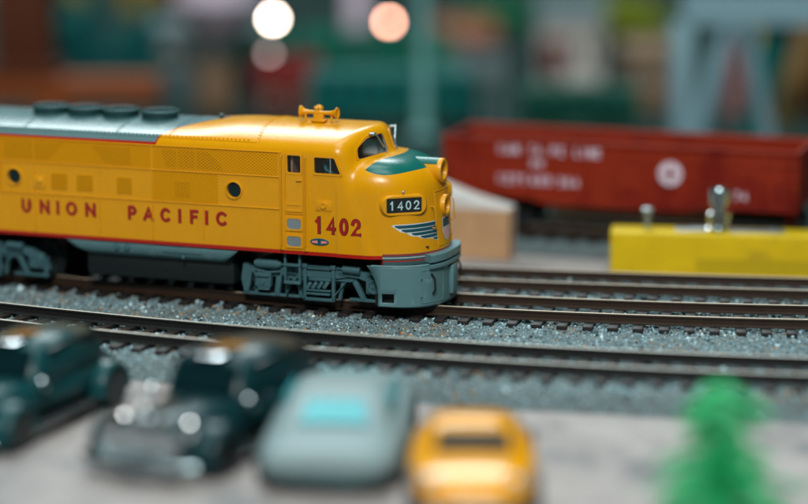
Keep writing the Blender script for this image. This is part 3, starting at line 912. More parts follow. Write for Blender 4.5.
def bandmesh(name, z0, z1, off, v0, v1, th, m, parent, **k):
    q = B(); rings = []
    for v in np.linspace(v0, v1, 40):
        o_, i_ = (lambda zz, of: pil_pt(v, zz, off=of, **k)), None
        rings.append([pil_pt(v, z0 + .02, off=off - .0, **k), pil_pt(v, z0, off=off - .02, **k), pil_pt(v, z0, off=off - th, **k), pil_pt(v, z1, off=off - th, **k), pil_pt(v, z1, off=off - .02, **k), pil_pt(v, z1 - .02, off=off, **k)])
    q.loft(rings); return q.done(name, m, parent, angle=35)
bandmesh('pilot_rim', 1.165, 1.215, .015, -v_of_x(-.95), v_of_x(-.95), .1, M['grey'], pilot)
q = B(); rings = []
d_, A_ = plan_curve(1.40)
for x, y in A_[(A_[:, 0] > -.645)]:
    rings.append([(x, y, 1.378), (x * 1.0, y, 1.21), (x - .12, y * .93, 1.21), (x - .12, y * .93, 1.378)])
q.loft(rings); q.done('nose_skirt', M['paint'], body, angle=40)
ac = bandmesh('anticlimber', 1.08, 1.20, .085, -.36, .36, .3, M['grey'], pilot)
bandmesh('anticlimber', 1.25, 1.47, .085, -.36, .36, .4, M['grey'], pilot)
# access doors on the pilot
b = B()
for sg in (-1, 1):
    for va, vb, za, zb in ((.46, .46, .16, 1.06), (.14, .14, .16, 1.06)):
        b.tube([pil_pt(sg * va, z, off=.004) for z in np.linspace(za, zb, 6)], .012, 6)
    for z in (.16, 1.06): b.tube([pil_pt(sg * v, z, off=.004) for v in np.linspace(.14, .46, 12)], .012, 6)
    for z in (.35, .85): b.box(pil_pt(sg * .46, z, off=.02), (.05, .05, .06), .01)
b.done('access_door', M['grey'], pilot)
b = B()
for v in np.linspace(-v_of_x(-.85), v_of_x(-.85), 60): b.ball(pil_pt(v, 1.19, off=.0), .012, 1)
b.done('pilot_rivets', M['grey'], pilot)
b = B(); b.box((.76, 0, .62), (.14, .34, .80), .04); b.done('coupler_pocket', M['grey'], pilot)
B().box((-.55, -1.5, .3), (.8, .05, .5)).done('pilot_backing', M['black'], pilot)
for sg in (-1, 1):
    b = B(); b.tube([pil_pt(sg * .33, .95, off=.02), pil_pt(sg * .30, .8, off=.08), pil_pt(sg * .30, .5, off=.09), pil_pt(sg * .32, .4, off=.05)], .03, 6)
    b.done('brake_hose', M['black'], pilot)
# ladder step hanging below the cab door
for s in (-1, 1):
    y = s * 1.62; b = B()
    for x in (-3.55, -3.12): b.box((x, y, .98), (.07, .10, .98), .02)
    for z, h_ in ((1.02, .07), (.53, .08), (1.43, .06)): b.box((-3.335, y, z), (.5, .16, h_), .02)
    b.done('cab_steps', M['truckgrey'], loco)
# trucks
def make_truck(x0, ya):
    fr = B().box((0, 0, .62), (1.2, 2.3, .3), .05).done('truck_bolster', M['truckgrey'], loco)
    for s in (-1, 1):
        f = B()
        y = s * 1.34
        def bx(x, z, w, h_, t=.16, bev=.02, yy=y, rot=None): f.box((x, yy, z), (w, t, h_), bev, rot)
        # frame: top chord with drooping ends, pedestals, lower strap
        f.prism([(-2.28, .78), (-2.24, .92), (-1.9, .80), (-1.55, .88), (-.6, 1.02), (.6, 1.02), (1.45, .90), (1.9, .62), (2.02, .30), (1.84, .30), (1.70, .54), (1.30, .70), (.9, .76), (.5, .68), (-.5, .68), (-.9, .72), (-1.3, .62), (-1.66, .62), (-1.9, .52), (-2.0, .70)], y - .08, y + .08)
        f.prism([(-2.28, .92), (-2.15, .92), (-2.02, .70), (-2.08, .35), (-2.14, .14), (-2.26, .14), (-2.34, .5)], y - .10, y + .10)
        f.prism([(-1.92, .62), (-1.80, .62), (-1.84, .12), (-1.98, .12)], y - .07, y + .07)
        bx(-1.25, .40, .16, .66, rot=Matrix.Rotation(.12, 3, 'Y')); bx(-.98, .36, .10, .56)
        bx(-1.45, .09, 1.7, .07, .14); bx(-.35, .09, .5, .07, .12)
        bx(1.15, .38, .13, .60, rot=Matrix.Rotation(-.5, 3, 'Y')); bx(1.40, .12, 1.1, .08, .14, rot=Matrix.Rotation(.0, 3, 'Y')); bx(1.88, .22, .10, .3)
        bx(.62, .32, .09, .5, rot=Matrix.Rotation(.2, 3, 'Y')); bx(-.62, .35, .10, .5, rot=Matrix.Rotation(-.25, 3, 'Y'))
        # centre frame
        for x in (-.42, .42): bx(x, .55, .09, 1.02, .14, yy=y * 1.06)
        bx(0, .07, .92, .09, .14, yy=y * 1.06); bx(0, .98, .95, .06, .10, yy=y * 1.06)
        for x in (-.42, .42): f.box((x, y * 1.10, 1.0), (.16, .10, .12), .02)
        # brake cylinders
        f.cyl((-1.82, y * 1.10, .98), (-1.22, y * 1.10, .98), .14, n=18); f.cyl((-1.22, y * 1.10, .98), (-1.10, y * 1.10, .98), .14, .06, n=18); f.cyl((-1.9, y * 1.10, .98), (-1.82, y * 1.10, .98), .09, n=14); f.cyl((-1.1, y * 1.1, .98), (-.8, y * 1.1, .98), .03, n=8)
        f.cyl((.72, y * 1.10, .98), (1.22, y * 1.10, .96), .11, n=18); f.cyl((.55, y * 1.1, .98), (.72, y * 1.1, .98), .03, n=8)
        f.tube([(-1.9, y * 1.12, .8), (-1.5, y * 1.13, .74), (-1.15, y * 1.12, .78)], .03, 6)
        for x in (.62, .95): f.cyl((x, y * 1.04, .88), (x, y * 1.10, .88), .04, n=10)
        for x in np.arange(-1.9, 1.9, .28): f.ball((x, y * 1.065, .82 if abs(x) > .5 else .93), .02, 1)
        # brake rod
        f.tube([(-.4, y * 1.10, .93), (.4, y * 1.10, .93)], .02, 6); f.tube([(.45, y * 1.1, .2), (.8, y * 1.1, .62)], .02, 6)
        f.prism([(-1.72, .74), (-1.0, .86), (-.45, .80), (-.45, .55), (-.75, .55), (-1.05, .62), (-1.72, .62)], y - .02, y + .10)
        f.prism([(.45, .86), (1.0, .90), (1.15, .72), (.9, .60), (.45, .60)], y - .02, y + .11)
        f.tube([(-1.95, y * 1.1, .25), (-1.75, y * 1.14, .55), (-1.8, y * 1.1, .8)], .035, 6); f.tube([(-.95, y * 1.1, .15), (-.8, y * 1.14, .5), (-.55, y * 1.1, .75)], .035, 6)
        f.prism([(.50, .98), (1.2, .94), (1.7, .74), (1.92, .42), (1.80, .38), (1.55, .60), (1.15, .74), (.62, .78)], y - .1, y + .1)
        f.done('truck_frame', M['truckgrey'], fr, angle=30)
    for s in (-1, 1):
        y = s * 1.34
        for jx in (-1.62, 1.62):
            j = B()
            if jx < 0:
                j.box((jx - .02, y * 1.08, .52), (.46, .22, .42), .04); j.box((jx - .02, y * 1.14, .66), (.40, .18, .10), .03); j.box((jx - .02, y * 1.08, .27), (.36, .18, .08), .02)
                j.cyl((jx, y * 1.15, .45), (jx, y * 1.20, .45), .035, n=10)
            else:
                j.box((jx, y * 1.05, .55), (.50, .18, .46), .05); j.lathe([(.0, .07), (.05, .07), (.06, .04), (.13, .04), (.15, .07), (.20, .06), (.22, 0)], (jx, y * 1.11, .55), (0, s, 0), 22)
                for k in range(6): j.ball((jx + .105 * math.cos(k * PI / 3), s * (abs(y) * 1.11 + .05), .55 + .105 * math.sin(k * PI / 3)), .022, 1)
            j.done('journal_box', M['truckgrey'], fr)
        # leaf spring pack, shown as four inclined slats
        sp = B()
        for k in range(4): sp.box((-.30 + k * .17, y * 1.10, .44 + k * .015), (.10, .10, .22), .015, Matrix.Rotation(.6, 3, 'Y'))
        sp.box((0, y * 1.10, .33), (.72, .16, .035), .01); sp.box((0, y * 1.12, .24), (.70, .16, .05), .01); sp.box((0, y * 1.03, .62), (.66, .10, .10), .02); sp.box((0, y * 1.0, .80), (.7, .1, .16), .03)
        sp.done('spring_pack', M['truckgrey'], fr)
    for jx in (-1.62, 1.62):
        w = B()
        for s in (-1, 1): w.lathe([(.06, -.16), (.50, -.16), (.56, -.14), (.60, -.14), (.60, -.11), (.53, -.09), (.53, .0), (.44, .02), (.3, -.03), (.12, -.03), (.06, .02)], (jx, s * .90, .52), (0, s, 0), 32)
        w.cyl((jx, -1.1, .52), (jx, 1.1, .52), .06, n=12)
        w.done('wheelset', M['black'], fr)
    fr.location = (x0, 0, 0)
    B().box((x0, 0, .75), (3.4, 1.4, .9), .05).done('gearbox', M['black'], loco)
    return fr
make_truck(-2.62, 0)
make_truck(-13.0, 0)
# fuel tank skirt between the trucks
for s in (-1, 1):
    q = B()
    prof = [(1.40, 1.80), (1.25, 1.80), (1.12, 1.77), (1.02, 1.70), (.94, 1.60)]
    L_ = [-10.30, -10.12, -9.93, -9.72, -9.50]; R_ = [-4.84, -4.98, -5.14, -5.28, -5.40]
    rings = []
    for (z, y), a, c in zip(prof, L_, R_):
        rings.append([(a + (c - a) * t, s * y, z) for t in np.linspace(0, 1, 30)])
    q.loft(rings, closed=False, caps=False); sk = q.done('tank_skirt', M['grey'], loco, angle=40)
    md = sk.modifiers.new('t', 'SOLIDIFY'); md.thickness = .05
    q = B()
    for x in (-9.1, -7.3, -6.9, -5.6): q.box((x, s * 1.79, 1.365), (.7 if x in (-9.1, -6.9) else .3, .05, .05))
    q.done('skirt_slot', M['black'], sk, smooth=False)
    q = B()
    for x in (-8.62, -8.30): q.lathe([(.0, .03), (.06, .03), (.09, .02), (.10, 0)], (x, s * 1.80, 1.22), (0, s, 0), 16)
    for x in np.arange(-8.9, -8.0, .15): q.ball((x, s * 1.80, 1.32), .016, 1)
    for x in (-7.2, -6.0):
        for z in (1.1, 1.18, 1.26): q.ball((x, s * 1.795, z), .016, 1)
    q.tube([(-7.2, s * 1.80, 1.17), (-6.0, s * 1.80, 1.17)], .012, 6); q.cyl((-6.55, s * 1.79, 1.06), (-6.55, s * 1.84, 1.06), .05, n=10)
    q.done('skirt_fittings', M['truckgrey'], sk)
B().box((-7.45, 0, .80), (4.6, 3.0, 1.05), .12).done('fuel_tank', M['black'], loco)

# crew figure in the cab
def skin_figure(name, joints, edges, m, levels=2):
    me = bpy.data.meshes.new(name); me.from_pydata([j[:3] for j in joints], edges, []); me.update()
    o = bpy.data.objects.new(name, me); col.objects.link(o); me.materials.append(m)
    sk = o.modifiers.new('skin', 'SKIN'); ss = o.modifiers.new('sub', 'SUBSURF'); ss.levels = ss.render_levels = levels
    for v, j in zip(me.skin_vertices[0].data, joints): v.radius = (j[3], j[3])
    me.skin_vertices[0].data[0].use_root = True
    return o
def crew_mat():
    m, nt, b_ = base('crew_paint'); tc, X, Y, Z = coords(nt)
    c = mixc(nt, Z > .86, (.01, .17, .18), (.45, .22, .14)); c = mixc(nt, Z > 1.10, c, (.03, .05, .08)); c = mixc(nt, Z < .22, c, (.02, .03, .06))
    nt.links.new(c, b_.inputs['Base Color']); b_.inputs['Roughness'].default_value = .6; return m
J = [(0, 0, .12, .15), (0, 0, .35, .15), (0, 0, .62, .18), (.0, 0, .80, .10), (.01, 0, .90, .06), (.03, 0, .99, .105), (.04, 0, 1.09, .11),
     (0, -.22, .72, .08), (.10, -.28, .50, .06), (.30, -.24, .42, .05), (.38, -.22, .43, .045),
     (0, .22, .72, .08), (.10, .28, .50, .06), (.30, .24, .42, .05), (.38, .22, .43, .045),
     (.22, -.12, .12, .10), (.46, -.13, .10, .08), (.48, -.13, -.28, .06), (.58, -.13, -.30, .05),
     (.22, .12, .12, .10), (.46, .13, .10, .08), (.48, .13, -.28, .06), (.58, .13, -.30, .05)]
Eg = [(0, 1), (1, 2), (2, 3), (3, 4), (4, 5), (5, 6), (2, 7), (7, 8), (8, 9), (9, 10), (2, 11), (11, 12), (12, 13), (13, 14), (0, 15), (15, 16), (16, 17), (17, 18), (0, 19), (19, 20), (20, 21), (21, 22)]
pe = skin_figure('person', J, Eg, crew_mat()); pe.location = (-2.36, -1.36, 3.34); pe.rotation_euler[2] = -.25
tag(pe, 'seated engine driver figure in teal shirt behind the cab side window', 'person')
pe.scale = (.8, .8, .72)
cap_ = B().lathe([(.125, 0), (.13, .04), (.12, .10), (.06, .14), (0, .15)], (.04, 0, 1.10), (0, 0, 1), 16); cap_.box((.15, 0, 1.12), (.14, .18, .02), .01); cap_.done('cap', M['navy'], pe)
#SPLIT
# ================================================================== BEHIND THE ENGINE
def cmat(name, c, rough=.6, **k):
    k.setdefault('spec', .12); return mat(name, c, rough, **k)
M['boxcar'] = cmat('oxide_red_paint', (.26, .022, .006), .55, spec=.2, var=.25, vscale=.8, bump=.1, c2=(.17, .008, .004), c2t=.5)
M['wood'] = cmat('raw_wood', (.50, .30, .16), .65, var=.25, vscale=1.5, bump=.2)
M['plaster'] = cmat('white_plaster', (.62, .60, .58), .8, var=.1, vscale=2, bump=.5, bscale=5)
M['ylw_plastic'] = cmat('yellow_plastic', (.68, .47, .012), .42, var=.2, vscale=1.0, bump=.1, c2=(.50, .34, .02), c2t=.6)
M['ylw_dull'] = cmat('yellow_plastic_label', (.50, .36, .012), .5)
M['steelblue'] = cmat('blue_grey_girder', (.23, .38, .44), .6, var=.15)
M['brown'] = cmat('dark_brown_wood', (.095, .028, .014), .6, var=.3, vscale=.8, bump=.2)
M['orange'] = cmat('orange_brown_wood', (.25, .065, .018), .5, var=.3, vscale=.6)
M['darkgreen'] = cmat('dark_green_paint', (.003, .065, .042), .5, var=.3)
M['tealpaint'] = cmat('teal_paint', (.002, .12, .11), .5, var=.3)
M['palepaint'] = cmat('pale_grey_paint', (.13, .18, .19), .7, var=.2, vscale=.6)
M['lilac'] = cmat('lilac_paint', (.74, .64, .78), .7, var=.12)
M['brickred'] = cmat('house_red', (.13, .008, .006), .6, var=.25)
M['tanwall'] = cmat('tan_wall', (.20, .13, .08), .7, var=.2)
M['roofslate'] = cmat('roof_grey', (.06, .085, .09), .7, var=.2)
M['window'] = cmat('dark_window', (.01, .02, .025), .15)
M['windowlit'] = cmat('cream_trim', (.55, .50, .40), .6)
M['leafdark'] = attr_material('leaf_tones', .7)

# red gondola
gd = thing('gondola_car', 'dark red open freight car with a white round emblem behind the yellow block', 'freight car', (2.6, 12.52, 0), math.atan(.010))
x0, x1, z0, z1, hw = -5.95, 5.60, 1.00, 2.90, 1.5
q = B()
out = rrect(x0, x1, -hw, hw, .05, 0); inn = rrect(x0 + .09, x1 - .09, -hw + .09, hw - .09, .03, 0)
O = lambda R_, z: [(p.x, p.z, z) for p in R_]
q.loft([O(out, z0), O(out, z1), O(inn, z1), O(inn, z0 + .25)])
for s in (-1, 1):
    q.box(((x0 + x1) / 2, s * (hw + .03), z1 - .03), (x1 - x0 + .1, .12, .12), .02)
    q.box(((x0 + x1) / 2, s * (hw + .02), z0 + .05), (x1 - x0, .08, .12), .02)
    q.prism([(x0 + 2.9, z0), (x0 + 3.5, z0 - .16), (x1 - 3.5, z0 - .16), (x1 - 2.9, z0)], s * hw - .05, s * hw + .05)
bo = q.done('body', M['boxcar'], gd)
q = B()
for s in (-1, 1):
    for x in np.linspace(x0 + .12, x1 - .12, 13):
        if abs(x - 1.6) < .3: continue
        q.box((x, s * (hw + .03), (z0 + z1) / 2), (.07, .09, z1 - z0 - .15), .015)
    q.box(((x0 + x1) / 2, s * (hw + .015), 2.4), (x1 - x0 - .2, .05, .05), .01)
q.done('side_post', M['boxcar'], bo)
q = B(); q.box(((x0 + x1) / 2, 0, z1 - 1.15), (x1 - x0 - .25, 2 * hw - .25, .5), .1); q.done('load', mat('scrap_load', (.06, .03, .025), .9, var=.7, vscale=2.5, bump=1, bscale=4, c2=(.12, .11, .11), c2t=.58, spec=.1), gd)
for s in (-1, 1):
    fl = 1 if s < 0 else -1
    e1 = B(); e1.lathe([(0, .03), (.38, .03), (.38, .0)], (1.6, s * (hw + .05), 2.05), (0, s, 0), 32); e = e1.done('round_emblem', M['lilac'], bo)
    e2 = B(); e2.lathe([(0, .04), (.12, .04), (.12, .03)], (1.6, s * (hw + .05), 2.05), (0, s, 0), 24); e2.box((1.6, s * (hw + .085), 2.05), (.06, .01, .6)); e2.box((1.6, s * (hw + .085), 2.05), (.6, .01, .06)); e2.done('emblem_cross', M['boxcar'], e)
    mp = (lambda u, v, ee: (u, -(hw + .06 + ee), v)) if s < 0 else (lambda u, v, ee: (-u - .2 * 0, (hw + .06 + ee), v))
    it = []
    def word(w, u, v, h=.30, wd=.20, t=.058):
        for ch in w: it.append((ch, u, v, wd, h, t)); u += wd + .05
    word('SAN', -4.05, 2.42, wd=.20); word('TA', -3.05, 2.42); word('FE', -2.3, 2.42); word('LINE', -1.5, 2.42, wd=.17); word('5271', -4.05, 1.45, .3); word('605', -2.95, 1.45, .3); word('364', -2.05, 1.45, .3); word('20', -2.98, 2.02, .24); word('74', 3.6, 1.32, .28)
    lettering('car_lettering', it, mp, M['lilac'], bo)
    st = B()
    for x in (x0 + .15, x1 - .15):
        st.tube([(x - .12, s * 1.45, z0), (x - .12, s * 1.45, z0 - .42), (x + .12, s * 1.45, z0 - .42), (x + .12, s * 1.45, z0)], .025, 6)
        for z in (1.3, 1.7, 2.1, 2.5): st.tube([(x - .18, s * 1.58, z), (x + .18, s * 1.58, z)], .02, 6)
    st.done('ladder', M['boxcar'], bo)
q = B(); q.box((0, 0, .92), (11.0, 1.2, .2)); q.box((0, 0, .80), (3.2, 2.0, .25), .03); q.done('underframe', M['black'], gd)
for tx in (-4.3, 4.3):
    q = B()
    for s in (-1, 1):
        q.prism([(tx - .95, .60), (tx - .6, .78), (tx + .6, .78), (tx + .95, .60), (tx + .95, .42), (tx + .45, .35), (tx + .3, .12), (tx - .3, .12), (tx - .45, .35), (tx - .95, .42)], s * 1.0 - .06, s * 1.0 + .06)
    q.box((tx, 0, .55), (.3, 2.0, .3)); tr = q.done('freight_truck', M['black'], gd)
    for dx in (-.85, .85):
        w = B()
        for s in (-1, 1): w.lathe([(.05, -.12), (.44, -.12), (.48, -.08), (.41, -.04), (.40, .04), (.1, .04), (.05, .02)], (tx + dx, s * .88, .42), (0, s, 0), 24)
        w.cyl((tx + dx, -.9, .42), (tx + dx, .9, .42), .05, n=10); w.done('wheelset', M['black'], tr)

# roadbed strip and wooden riser under and behind it
g = B().box((0, 12.6, -.62), (70, 3.9, .44), .06).done('roadbed_strip', bedm, smooth=False); tag(g, 'grey raised roadbed strip under the freight car track', 'roadbed', kind='structure')
rs = B().box((2.4, 15.1, -.10), (6.2, .8, 1.5), .03).done('wooden_riser', M['wood'], smooth=False); tag(rs, 'long tan wooden riser on edge behind the red freight car', 'wood block')
wb = thing('wooden_ramp_block', 'tan wooden block with a white plaster slope just beyond the engine nose', 'wood block', (-3.12, 10.05, -.80), .04)
B().box((0, -.35, .80), (5.0, .6, 1.60), .04).done('block', M['wood'], wb, smooth=False)
q = B(); q.loft([[(x, -.62, zf), (x, .30, zb), (x, .34, 0), (x, -.02, 0), (x, -.02, 1.605), (x, -.62, 1.605)] for x, zf, zb in ((2.45, 1.63, 1.64), (1.2, 1.85, 1.95), (-.4, 2.3, 2.5), (-2.4, 3.0, 3.2))])
q.done('plaster_slope', M['plaster'], wb)
# yellow block with binding posts
yb = thing('terminal_block', 'bright yellow plastic block carrying metal posts beside the far track', 'block', (3.15, 7.80, -.80), math.radians(13))
q = B().box((5.0, .62, .74), (10.0, 1.24, 1.48), .06, seg=3); q.done('body', M['ylw_plastic'], yb, angle=50)
B().box((6.2, -.004, .52), (7.2, .012, .42)).done('recessed_label', M['ylw_dull'], yb, smooth=False)
q = B(); q.box((3.6, .62, 1.50), (3.3, .55, .05), .02); q.box((3.0, .62, 1.53), (1.2, .6, .06), .02); q.cyl((4.9, .62, 1.50), (4.9, .62, 1.58), .16, n=16); q.done('contact_strip', M['silver'], yb)
q = B(); q.lathe([(.42, 1.48), (.42, 1.60), (.36, 1.64), (.36, 1.86), (.40, 1.90), (.40, 2.06), (.30, 2.10), (.22, 2.14), (.22, 2.30), (.33, 2.33), (.34, 2.40), (.34, 2.78), (.29, 2.84), (0, 2.85)], (3.25, .62, 0), (0, 0, 1), 24)
q.done('binding_post', M['chrome'], yb)
q = B(); q.lathe([(.09, 1.45), (.09, 1.95), (.16, 1.98), (.18, 2.05), (.18, 2.12), (.13, 2.15), (0, 2.15)], (1.1, .62, 0), (0, 0, 1), 18); q.done('screw', M['silver'], yb)

# helpers for the far scenery
RV, DV = Vector((math.cos(math.radians(20)), math.sin(math.radians(20)), 0)), Vector((-math.sin(math.radians(20)), math.cos(math.radians(20)), 0))
A20 = math.radians(20)
def leaves(name, parent, blobs, n, size, tones, seed=1):
    """crown of many small folded leaf faces spread through overlapping clumps; blobs: (centre, radii)"""
    r = np.random.default_rng(seed); V, Fc, C_ = [], [], []
    w = np.array([b_[1][0] * b_[1][1] * b_[1][2] for b_ in blobs])**.7; w /= w.sum()
    ix = r.choice(len(blobs), n, p=w)
    c = np.array([b_[0] for b_ in blobs])[ix]; rad = np.array([b_[1] for b_ in blobs])[ix]
    d = r.normal(size=(n, 3)); d /= np.linalg.norm(d, axis=1)[:, None]
    p = c + d * rad * (r.uniform(.45, 1.08, (n, 1)))
    a = r.normal(size=(n, 3)); a /= np.linalg.norm(a, axis=1)[:, None]; b_ = np.cross(a, r.normal(size=(n, 3))); b_ /= np.linalg.norm(b_, axis=1)[:, None]
    s = size * r.uniform(.6, 1.4, (n, 1))
    V = np.stack([p - a * s, p + b_ * s * .5, p + a * s, p - b_ * s * .5 + np.cross(a, b_) * s * .3], 1).reshape(-1, 3)
    me = bpy.data.meshes.new(name); me.from_pydata(V.tolist(), [], np.arange(4 * n).reshape(-1, 4).tolist()); me.update()
    t = np.array(tones)[r.choice(len(tones), n)] * r.uniform(.7, 1.3, (n, 1))
    at = me.color_attributes.new('tone', 'FLOAT_COLOR', 'POINT'); at.data.foreach_set('color', np.repeat(np.c_[t, np.ones(n)], 4, axis=0).reshape(-1))
    return fin(name, me, M['leafdark'], parent)
def broad_tree(loc, h, r_, tones, label, seed, group='model trees on the far scenery'):
    t = thing('tree', label, 'tree', loc, 0, group); rr = random.Random(seed)
    q = B(); q.tube([(0, 0, 0), (.1, 0, h * .3), (-.05, .1, h * .55), (.05, 0, h * .8)], [r_ * .11, r_ * .08, r_ * .06, r_ * .02])
    for k in range(6):
        a = rr.uniform(0, 6.3); q.tube([(0, 0, h * (.3 + .05 * k)), (math.cos(a) * r_ * .4, math.sin(a) * r_ * .4, h * (.5 + .05 * k)), (math.cos(a) * r_ * .7, math.sin(a) * r_ * .7, h * (.58 + .05 * k))], [r_ * .05, r_ * .03, r_ * .01], 6)
    q.done('trunk', M['brown'], t)
    bl = [((rr.uniform(-.55, .55) * r_, rr.uniform(-.55, .55) * r_, h * rr.uniform(.45, .88)), (r_ * rr.uniform(.3, .5), r_ * rr.uniform(.3, .5), h * rr.uniform(.12, .2))) for _ in range(12)]
    leaves('crown', t, bl, 2600, r_ * .06, tones, seed); return t
def conifer(loc, h, r_, tones, label, seed, group='model trees on the far scenery'):
    t = thing('conifer_tree', label, 'tree', loc, 0, group)
    B().tube([(0, 0, 0), (0, 0, h * .95)], [r_ * .12, r_ * .02]).done('trunk', M['brown'], t)
    bl = []
    for k in range(7):
        f = k / 6; R = r_ * (1 - f * .85)
        for j in range(6):
            a = j * PI / 3 + k * .5; bl.append(((math.cos(a) * R * .5, math.sin(a) * R * .5, h * (.15 + .8 * f)), (R * .5, R * .5, h * .07)))
    leaves('crown', t, bl, 2600, r_ * .09, tones, seed); return t
GT = [(.003, .15, .12), (.004, .22, .17), (.01, .30, .20), (.002, .06, .06)]
TT = [(.002, .14, .15), (.003, .20, .21), (.01, .26, .26), (.002, .06, .07)]
OT = [(.36, .42, .03), (.50, .52, .05), (.20, .30, .04), (.10, .15, .02)]
YT = [(.70, .50, .04), (.60, .42, .05), (.35, .28, .05)]
gz = GZ0 + .25
conifer((-31.97, 41.5, gz), 6.6, 1.0, TT, 'teal green conifer above the brown beam', 3)
conifer((-28.0, 39.6, gz), 5.6, .85, TT, 'slim teal conifer beside the dark brown post', 4)
broad_tree((-47.8, 68.6, gz), 3.4, 1.7, YT, 'pale yellow bush tree at the far upper left', 5)
broad_tree((-45.2, 72.4, gz), 3.6, 1.2, YT, 'small yellow tree half hidden by the teal conifer', 6)
broad_tree((-43.0, 70.1, gz), 3.2, 1.6, [(.75, .50, .01), (.6, .38, .02)], 'deep yellow tree between the post and the pale funnel tower', 7)
broad_tree((-9.6, 58.0, gz), 4.4, 3.1, OT, 'olive yellow tree left of the blue grey gantry', 8)
broad_tree((-17.4, 61.0, gz), 3.9, 2.6, [(.01, .26, .12), (.02, .36, .14), (.01, .12, .07)], 'green round tree between the pole and the olive tree', 9)
broad_tree((-14.6, 64.8, gz), 5.2, 1.2, [(.004, .05, .05), (.01, .08, .07)], 'narrow dark tree between the green tree and the olive tree', 10)
# dense hedge bank behind the engine roof
r_ = random.Random(11)
bl = []
for k in range(40):
    u, v = r_.uniform(-8, 6), r_.uniform(-2.5, 2.5)
    p = Vector((-20.3, 45.5, 0)) + RV * (u * .72) + DV * (v * .6); bl.append(((p.x, p.y, r_.uniform(-.3, 2.1)), (1.2, 1.0, .7)))
hb = leaves('foliage_bank', None, bl, 16000, .17, GT + [(.008, .34, .17)], 12)
tag(hb, 'dense teal green foliage bank far behind the engine roof', 'foliage', kind='stuff')

bl = []
for k in range(26):
    p = Vector((-32.0, 49.5, 0)) + RV * r_.uniform(-5.0, 4.2) + DV * r_.uniform(-1.5, 1.5); bl.append(((p.x, p.y, r_.uniform(-.3, 3.0)), (1.1, 1.0, .8)))
hb = leaves('foliage_bank', None, bl, 9000, .17, TT + [(.03, .30, .26)], 14)
tag(hb, 'dense blue green foliage bank behind the grey building at upper left', 'foliage', kind='stuff')
def box_house(name, label, cat, loc, w, d, h, wall, roofm, rz=A20, rise=.45, wins=3, group=None):
    t = thing(name, label, cat, loc, rz, group)
    wl = B().prism([(-w / 2, 0), (-w / 2, h), (0, h + w * 0), (w / 2, h), (w / 2, 0)], -d / 2, d / 2).done('wall', wall, t, smooth=False)
    q = B(); e = .18
    a = [(-w / 2 - e, -d / 2 - e, h), (w / 2 + e, -d / 2 - e, h), (w / 2 + e, 0, h + d * rise), (-w / 2 - e, 0, h + d * rise)]
    q.loft([[(x, -d / 2 - e, h - .05), (x, 0, h + d * rise), (x, d / 2 + e, h - .05), (x, d / 2 + e, h - .2), (x, 0, h + d * rise - .18), (x, -d / 2 - e, h - .2)] for x in (-w / 2 - e, w / 2 + e)])
    rf = q.done('roof', roofm, t, smooth=False)
    B().box((w * .25, d * .12, h + d * rise), (.35, .35, .7)).done('chimney', M['roofslate'], rf, smooth=False)
    for k in range(wins):
        x = -w / 2 + w * (k + .5) / wins
        for s in (-1, 1):
            f = B().box((x, s * (d / 2 + .02), h * .55), (w / wins * .45, .08, h * .38)).done('window', M['windowlit'], t, smooth=False)
            B().box((x, s * (d / 2 + .05), h * .55), (w / wins * .33, .05, h * .29)).done('pane', M['window'], f, smooth=False)
    return t
box_house('red_house', 'small dark red house behind the engine roof horns', 'house', (-20.0, 37.6, gz), 2.7, 2.2, 1.5, M['brickred'], M['brickred'], rise=.6, wins=2)
box_house('station_shed', 'pale grey long low shed right of the red house', 'shed', (-17.3, 42.3, gz), 5.2, 2.2, .75, M['palepaint'], M['roofslate'], rise=.25, wins=4)
box_house('grey_station', 'pale grey building beneath the lilac funnel tower', 'building', (-26.6, 43.5, gz), 5.4, 2.6, 3.3, M['palepaint'], M['palepaint'], rise=.15, wins=4)
box_house('tan_building', 'low tan building partly behind the blue grey gantry', 'building', (-5.2, 46.5, gz), 2.6, 3.0, 2.7, M['tanwall'], M['tanwall'], rise=.15, wins=3)
box_house('white_house', 'white gabled house with a small red porch in the background', 'house', (-10.9, 52.5, gz), 3.0, 2.6, 3.4, cmat('cream_plaster', (.55, .52, .50), .8), M['palepaint'], rise=.5, wins=3)
B().box((-.9, -1.7, 1.6), (1.0, .7, 1.6), .1).done('porch', M['brickred'], bpy.data.objects['white_house'], smooth=False)
box_house('cafe_building', 'low white building with an orange roof right of the pale pole', 'building', (-17.9, 56.5, gz), 3.0, 2.6, 1.9, M['palepaint'], M['orange'], rise=.35, wins=3)
bh = box_house('brown_building', 'tall dark brown building at the far right edge', 'building', (4.2, 48.2, gz), 5.4, 4.0, 9.0, M['brown'], M['brown'], rise=.2, wins=2)
# tan crate in front of the grey station
cr = B().box((-22.6, 35.4, .75), (1.6, 1.2, 2.1), .08, Matrix.Rotation(A20, 3, 'Z')); cr.box((-22.6, 35.4, 1.85), (1.75, 1.35, .12), .02, Matrix.Rotation(A20, 3, 'Z')); tag(cr.done('tan_hut', M['tanwall']), 'small tan hut in front of the grey building', 'hut')
# lilac funnel tower
wt = thing('water_tower', 'lilac water tower with a pointed funnel base rising out of view', 'water tower', (-22.9, 36.4, gz), 0)
B().lathe([(.0, 3.0), (.35, 3.1), (2.1, 5.1), (2.1, 7.6), (2.2, 7.65), (0, 8.6)], (0, 0, 0), (0, 0, 1), 32).done('tank', M['lilac'], wt)
q = B(); q.cyl((0, 0, 0), (0, 0, 3.3), .30, n=14)
q.done('column', M['palepaint'], wt)
q = B()
for k in range(4):
    a = k * PI / 2 + .4; q.tube([(1.3 * math.cos(a), 1.3 * math.sin(a), 0), (1.5 * math.cos(a), 1.5 * math.sin(a), 4.7)], .07, 6)
q.done('brace', M['palepaint'], wt)
